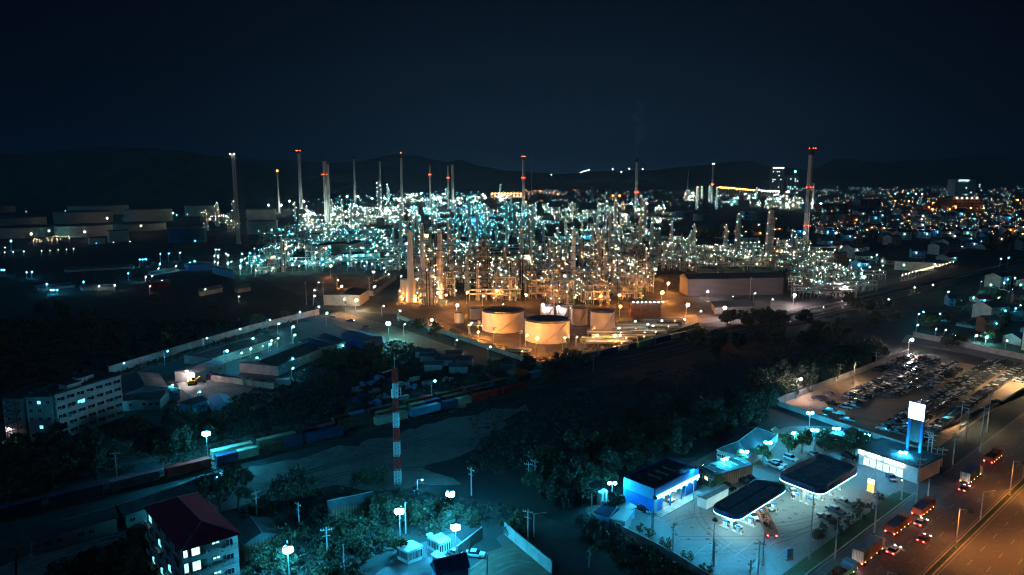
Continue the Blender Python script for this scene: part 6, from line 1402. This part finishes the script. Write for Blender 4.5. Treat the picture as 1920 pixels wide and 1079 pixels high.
# ---- hills
def ridge(name, prof, dist, depth, m, seed, rough=12):
    rd = random.Random(seed); n = 90; xs_ = [prof[0][0]+(prof[-1][0]-prof[0][0])*i/n for i in range(n+1)]
    def top(x):
        for i in range(len(prof)-1):
            if prof[i][0] <= x <= prof[i+1][0]:
                f = (x-prof[i][0])/(prof[i+1][0]-prof[i][0]); f = f*f*(3-2*f); return prof[i][1]*(1-f)+prof[i+1][1]*f
        return prof[-1][1]
    rows = [(0,0),(.25,.35),(.45,.7),(.6,1),(.8,.6),(1,0)]; vs = []
    for fx, fh in rows:
        for x in xs_:
            u = (x-960)/F; X = u*dist*1.0/CP*1.0; y = dist+depth*(fx-.6); b = Vector((X*(1+depth*(fx-.6)/dist*.3), y, 0)); h = max(0, HT(Vector((X,dist,0)), top(x)))
            vs.append((b.x, b.y+rd.uniform(-.05,.05)*depth, max(-5, h*fh+(rd.uniform(-rough,rough) if 0 < fh < 1 else rd.uniform(-rough,rough)*.25 if fh == 1 else -5))))
    fs = [(r_*(n+1)+i, r_*(n+1)+i+1, (r_+1)*(n+1)+i+1, (r_+1)*(n+1)+i) for r_ in range(5) for i in range(n)]
    mb = MB().use(m).add(vs, fs); o = ob(name, mb.mesh(name, True)); tag(o, kind='structure'); return o
hm = ground_mat('hill_forest', (.05,.07,.05), (.10,.11,.08), (.07,.09,.06), .002, .01)
ridge('left_mountain', [(-400,320),(0,292),(120,284),(220,276),(330,280),(420,292),(470,304),(540,320),(620,337),(660,344)], 3800, 1800, hm, 1, 14)
ridge('near_hills', [(560,344),(640,318),(720,312),(800,318),(870,300),(900,312),(950,320),(1040,326),(1120,322),(1200,320),(1290,312),(1380,301),(1440,312),(1500,318),(1560,297),(1620,304),(1700,318),(1780,312),(1860,330),(1960,338),(2100,344)], 7500, 2500, hm, 2, 18)
ridge('far_hills', [(300,320),(430,292),(520,300),(640,306),(760,290),(860,306),(1000,330),(1150,335),(1500,335),(1700,300),(1820,294),(1900,306),(2200,330)], 11500, 2500, hm, 3, 25)
# hilltop lamps
for x, y in ((1084,323),(1088,321),(1093,320),(1098,318),(1141,317),(1157,322),(1171,316),(1031,327),(1195,317)):
    X = (x-960)/F*7000/CP; h = HT(Vector((X,7000,0)), y+1); t = thing('hilltop_lamp', 'white lamp on hill crest', 'lamp', (X,6900,max(0,h-30)), 0, 'lamps on the hill crest', auto=True); ob('mast', cached('hm', lambda: MB().use(M['pole']).cyl((0,0,0), 2, 30, 6).mesh('hill_mast')), t); ob('lamp', bulb('glint', 4.5), t, (0,-3,30))
# smoke of the chimney
def smoke(x, pb, ptop, w0, w1, seed, label):
    b = P(x, 398); z0, z1 = HT(b, pb), HT(b, ptop); zc = b.y; s = zc/F
    m = MB(); rd = random.Random(seed); k = 9
    sm = bpy.data.materials.new('smoke'); sm.use_nodes = True; nt = sm.node_tree; nt.nodes.clear()
    v = nt.nodes.new('ShaderNodeVolumePrincipled'); v.inputs['Color'].default_value = (.55,.75,.95,1); no = nt.nodes.new('ShaderNodeTexNoise'); no.inputs['Scale'].default_value = .045; no.inputs['Detail'].default_value = 3; tc_ = nt.nodes.new('ShaderNodeTexCoord'); nt.links.new(tc_.outputs['Object'], no.inputs['Vector']); mr = nt.nodes.new('ShaderNodeMapRange'); mr.inputs[1].default_value = .42; mr.inputs[2].default_value = .75; mr.inputs[4].default_value = .05; nt.links.new(no.outputs['Fac'], mr.inputs[0]); nt.links.new(mr.outputs[0], v.inputs['Density'])
    e_ = nt.nodes.new('ShaderNodeOutputMaterial'); nt.links.new(v.outputs[0], e_.inputs[1])
    m.use(sm); n = 14; vs = []
    for i in range(k+1):
        f = i/k; r = (w0+(w1-w0)*math.sin(f*2.3))*s/2*(1+.25*math.sin(i*2.1+seed)); cx = (math.sin(f*4+seed)*5+8*f)*s*f; z = z0+(z1-z0)*f
        vs += [(cx+r*math.cos(2*PI*j/n), r*math.sin(2*PI*j/n), z) for j in range(n)]
    m.add(vs, [(i*n+j,i*n+(j+1)%n,(i+1)*n+(j+1)%n,(i+1)*n+j) for i in range(k) for j in range(n)]+[tuple(range(n-1,-1,-1)), tuple(range(k*n,k*n+n))])
    o = ob('smoke', m.mesh('smoke', True), None, (b.x,b.y,0)); tag(o, label, 'smoke', kind='stuff')
smoke(1193,292,185,5,24,1,'faint plume of smoke drifting from the smoking chimney')
print('objects', len(bpy.data.objects), 'auto', len(AUTO))
# ================================================================== SCRUB, TRACKS, CLUTTER
def scrub(name, poly, n, seed, label, hs=(.4,1.3)):
    rd = random.Random(seed); m = MB()
    for q in ('leafa','leafb','leafd'): m.use(M[q])
    for p in rnd_in(poly, n, 0, seed):
        m.k = rd.choice((0,1,1,2)); s = rd.uniform(*hs); 
        for k in range(rd.randint(3,6)):
            a = rd.uniform(0,6.28); r_ = rd.uniform(0,s*1.4); x, y = p.x+math.cos(a)*r_, p.y+math.sin(a)*r_; b = rd.uniform(0,6.28); w_ = s*rd.uniform(.3,.7); hh = s*rd.uniform(.5,1.1)
            dx, dy = math.cos(b)*w_, math.sin(b)*w_
            m.add([(x-dx,y-dy,.0),(x+dx,y+dy,.0),(x+dx*.4+rd.uniform(-.3,.3),y+dy*.4+rd.uniform(-.3,.3),hh)], [(0,1,2)])
    tag(ob(name, m.mesh(name)), label, 'scrub', kind='stuff')
scrub('scrub', [(0,600),(590,600),(200,712),(0,800)], 2600, 1, 'low scrub of the dark left field', (.6,1.8))
scrub('scrub', [(880,770),(1340,670),(1640,590),(1660,640),(1420,735),(1180,805),(1000,870),(880,900)], 1800, 2, 'low scrub on the dark railway land', (.3,1.0))
scrub('scrub', [(400,1079),(470,930),(640,915),(770,918),(960,950),(1000,990),(860,990),(700,1045),(640,1090)], 1700, 3, 'low scrub between the poles at the bottom', (.3,.9))
scrub('scrub', [(560,700),(640,650),(760,640),(900,700),(960,750),(740,800),(560,830),(330,880),(240,850),(400,760)], 5200, 4, 'low scrub of the dark yard left of the mast')
scrub('scrub', [(1100,985),(1330,1090),(1260,1100),(1090,1010)], 1400, 5, 'brush along the sandy lane', (.3,.8))
scrub('scrub', [(760,600),(1010,690),(1160,655),(1150,640),(1010,672),(860,620)], 900, 6, 'weeds inside the plant fence', (.3,.7))
scrub('scrub', [(60,1090),(190,1035),(290,1000),(300,1090)], 900, 7, 'undergrowth beside the maroon-roofed house', (.3,.9))
def tracks(name, lines, m_, z, w_=.28, gap=.9):
    mb = MB().use(m_)
    for ln in lines:
        pts = [P(*q) for q in ln]; fine = []
        for i in range(len(pts)-1):
            for k in range(8): fine.append(pts[i].lerp(pts[i+1], k/8))
        sm_ = [sum((fine[max(0,min(len(fine)-1,i+j))] for j in range(-4,5)), Vector())/9 for i in range(len(fine))]
        for i in range(len(sm_)-1):
            d = (sm_[i+1]-sm_[i]); 
            if d.length < .01: continue
            n_ = Vector((-d.y,d.x,0)).normalized()
            for s_ in (-gap,gap):
                a, b = sm_[i]+n_*(s_-w_), sm_[i]+n_*(s_+w_); c_, e_ = sm_[i+1]+n_*(s_+w_), sm_[i+1]+n_*(s_-w_)
                mb.add([(q.x,q.y,z) for q in (a,e_,c_,b)], [(0,1,2,3)])
    struct(name, mb)
tm = mat('compacted_dirt', (.15,.14,.12), .9, var=.3, scale=.6)
tracks('wheel_tracks', [[(430,935),(560,890),(680,860),(760,840),(880,800)],[(470,915),(600,880),(700,845),(820,815)],[(560,925),(620,890),(720,880),(840,880)],[(0,1072),(120,1028),(200,1008),(275,992)],[(20,1085),(150,1030),(280,994)]], tm, .058)
tracks('wheel_tracks', [[(380,725),(430,745),(520,735)],[(370,735),(420,722),(500,728)],[(880,1075),(930,1040),(985,1030)],[(900,1090),(960,1050),(1010,1065)]], tm, .066)
tracks('wheel_tracks', [[(1480,758),(1560,775),(1640,790),(1700,800)],[(1500,750),(1600,752),(1700,742),(1740,735)],[(1700,672),(1800,700),(1760,740),(1680,780)]], mat('lot_ruts', (.12,.085,.055), .9, var=.3, scale=.6), .062)
tracks('tyre_marks', [[(1240,985),(1320,960),(1400,985),(1500,985),(1600,940)],[(1260,1010),(1360,1010),(1480,1010),(1600,960),(1680,915)],[(1300,1040),(1420,1030),(1540,985),(1640,930)],[(1320,930),(1300,960),(1340,1010),(1420,1060)]], mat('tyre_stained_concrete', (.10,.10,.10), .8, var=.2, scale=.5), .058, .16, .8)
# drain covers and oil stains on the forecourt
mb = MB().use(mat('oil_stain', (.045,.045,.045), .5, var=.3)); ro = random.Random(5)
for p in rnd_in([(1180,985),(1300,920),(1480,880),(1600,930),(1440,1060),(1330,1050)], 60, 1, 91):
    r_ = ro.uniform(.15,.7); n_ = 9; mb.add([(p.x+r_*ro.uniform(.6,1.2)*math.cos(2*PI*k/n_), p.y+r_*ro.uniform(.6,1.2)*math.sin(2*PI*k/n_), .064) for k in range(n_)], [tuple(range(n_))])
struct('oil_stains', mb)
# air conditioners on the two apartment houses
def acs(t, a, b, zs, fr, c):
    d = (b-a).normalized(); n_ = Vector((d.y,-d.x,0)); rz = math.atan2(d.y,d.x)
    for z in zs:
        for f in fr:
            p = a+(b-a)*f+n_*.35-c
            ob('air_conditioner', cached('ac', lambda: MB().use(M['white']).box((0,0,0), (.85,.35,.6)).use(M['dsteel']).box((.1,-.18,.1), (.45,.02,.42)).mesh('air_conditioner')), t, (p.x,p.y,z), rz)
acs(APT[0], APT[1], APT[2], (1.0,3.9,6.9,9.9,12.8), (.035,.18,.32,.465,.61,.75,.89), APT[3])
acs(HIP[0], HIP[1], HIP[2], (1.2,4.5,7.7,11.0), (.45,.72), HIP[3])
# ---- the air: one even box of pale haze round everything
def haze(d):
    m = bpy.data.materials.new('haze'); m.use_nodes = True; nt = m.node_tree; nt.nodes.clear()
    v = nt.nodes.new('ShaderNodeVolumePrincipled'); v.inputs['Color'].default_value = (.34,.66,1,1); v.inputs['Density'].default_value = d; v.inputs['Anisotropy'].default_value = .3
    o = nt.nodes.new('ShaderNodeOutputMaterial'); nt.links.new(v.outputs[0], o.inputs[1])
    x = MB().use(m).box((0,6500,-9), (24000,16000,760)); tag(ob('haze', x.mesh('haze')), kind='stuff')
haze(HAZE)
# ------------------------------------------------------------------ labels completed from the landmark beside each thing
ORD = ['first','second','third','fourth','fifth','sixth','seventh','eighth','ninth','tenth','eleventh','twelfth']
def ordn(i): return ORD[i-1] if i <= 12 else f'{i}'+('th' if 10 < i%100 < 14 else {1:'st',2:'nd',3:'rd'}.get(i%10,'th'))
groups = {}
LMP = [(ph, Vector((x,y)), PX((x,y,0))) for ph, x, y in LM]
for o, look in AUTO:
    p = Vector(o.location[:2]); sx, sy = PX((p.x,p.y,0))
    best = min(LMP, key=lambda l: math.hypot(sx-l[2][0], 1.6*(sy-l[2][1])))
    dx, dy = sx-best[2][0], sy-best[2][1]
    side = ('right of' if dx > 0 else 'left of') if abs(dx) > 1.2*abs(dy) else ('in front of' if dy > 0 else 'behind')
    groups.setdefault((look, best[0], side), []).append((math.hypot(dx,dy), o))
for (look, ph, side), v in groups.items():
    v.sort(key=lambda q: q[0])
    for i, (_, o) in enumerate(v):
        o['label'] = f'{look}, {side} {ph}' if len(v) == 1 else f'{look}, {ordn(i+1)} {side} {ph}'
for o in bpy.data.objects:
    if o.parent is None and o.get('category') and not o.get('kind'): o['kind'] = 'thing'
# ------------------------------------------------------------------ camera, night fill, sky
cam = bpy.data.cameras.new('camera'); cam.lens = 24; cam.sensor_width = 36; cam.clip_end = 40000; cam.clip_start = 1
co = bpy.data.objects.new('camera', cam); COL.objects.link(co); co.location = (0,0,H); co.rotation_euler = (PI/2-PITCH, 0, 0)
SC.camera = co
sun = bpy.data.lights.new('night_fill', 'SUN'); sun.energy = NIGHT_FILL; sun.angle = rad(12); sun.color = (.10,.48,1)  # weak sun lamp added as night fill to give the dark roofs shape
so = bpy.data.objects.new('night_fill', sun); COL.objects.link(so); so.rotation_euler = (rad(42), 0, rad(-55)); so.location = (0,0,200)
w = bpy.data.worlds.new('World'); SC.world = w; w.use_nodes = True; nt = w.node_tree; nt.nodes.clear()
N = nt.nodes.new; Lk = nt.links.new
tc = N('ShaderNodeTexCoord'); sp = N('ShaderNodeSeparateXYZ'); Lk(tc.outputs['Generated'], sp.inputs[0])
def mth(op, a, b=None, c=None):
    n = N('ShaderNodeMath'); n.operation = op
    for i, v in enumerate((a, b, c)):
        if v is None: continue
        if isinstance(v, (int,float)): n.inputs[i].default_value = v
        else: Lk(v, n.inputs[i])
    return n.outputs[0]
el = mth('MAXIMUM', sp.outputs['Z'], 0)
az = mth('ARCTAN2', sp.outputs['X'], sp.outputs['Y'])
glow = mth('MULTIPLY', mth('EXPONENT', mth('MULTIPLY', el, -7.0)), mth('EXPONENT', mth('MULTIPLY', mth('POWER', mth('ABSOLUTE', mth('SUBTRACT', az, .07)), 2), -6.5)))
base = mth('MULTIPLY', mth('EXPONENT', mth('MULTIPLY', el, -9.0)), mth('EXPONENT', mth('MULTIPLY', mth('POWER', mth('ABSOLUTE', mth('SUBTRACT', az, .12)), 2), -4.0)))
cl = N('ShaderNodeTexNoise'); cl.inputs['Scale'].default_value = 2.2; cl.inputs['Detail'].default_value = 5; Lk(tc.outputs['Generated'], cl.inputs['Vector'])
cf = mth('ADD', mth('MULTIPLY', cl.outputs['Fac'], .5), .75)
def bg(col, s):
    b = N('ShaderNodeBackground'); b.inputs[0].default_value = (*col, 1)
    if isinstance(s, (int,float)): b.inputs[1].default_value = s
    else: Lk(s, b.inputs[1])
    return b.outputs[0]
def addsh(a, b): n = N('ShaderNodeAddShader'); Lk(a, n.inputs[0]); Lk(b, n.inputs[1]); return n.outputs[0]
sk = N('ShaderNodeTexSky'); sk.sky_type = 'NISHITA'; sk.sun_disc = False; sk.sun_elevation = rad(-4); sk.sun_rotation = rad(235)
sb = N('ShaderNodeBackground'); Lk(sk.outputs[0], sb.inputs[0]); sb.inputs[1].default_value = .002
tot = addsh(addsh(bg((.0,.0002,.0022), 1.0), bg((.0004,.0030,.0080), base)), addsh(bg((.0058,.0155,.0275), mth('MULTIPLY', glow, cf)), sb.outputs[0]))
wo = N('ShaderNodeOutputWorld'); Lk(tot, wo.inputs[0])
SC.view_settings.view_transform = 'Standard'; SC.view_settings.look = 'None'; SC.view_settings.exposure = EXPO; SC.view_settings.gamma = 1
cy = SC.cycles; cy.filter_width = 1.15; cy.use_denoising = True; cy.denoiser = 'OPENIMAGEDENOISE'; cy.max_bounces = 4; cy.diffuse_bounces = 2; cy.glossy_bounces = 2
cy.transmission_bounces = 2; cy.transparent_max_bounces = 4; cy.sample_clamp_indirect = 3; cy.sample_clamp_direct = 0; cy.use_light_tree = True; cy.use_adaptive_sampling = True; cy.adaptive_threshold = .02
SC.cycles.caustics_reflective = False; SC.cycles.caustics_refractive = False
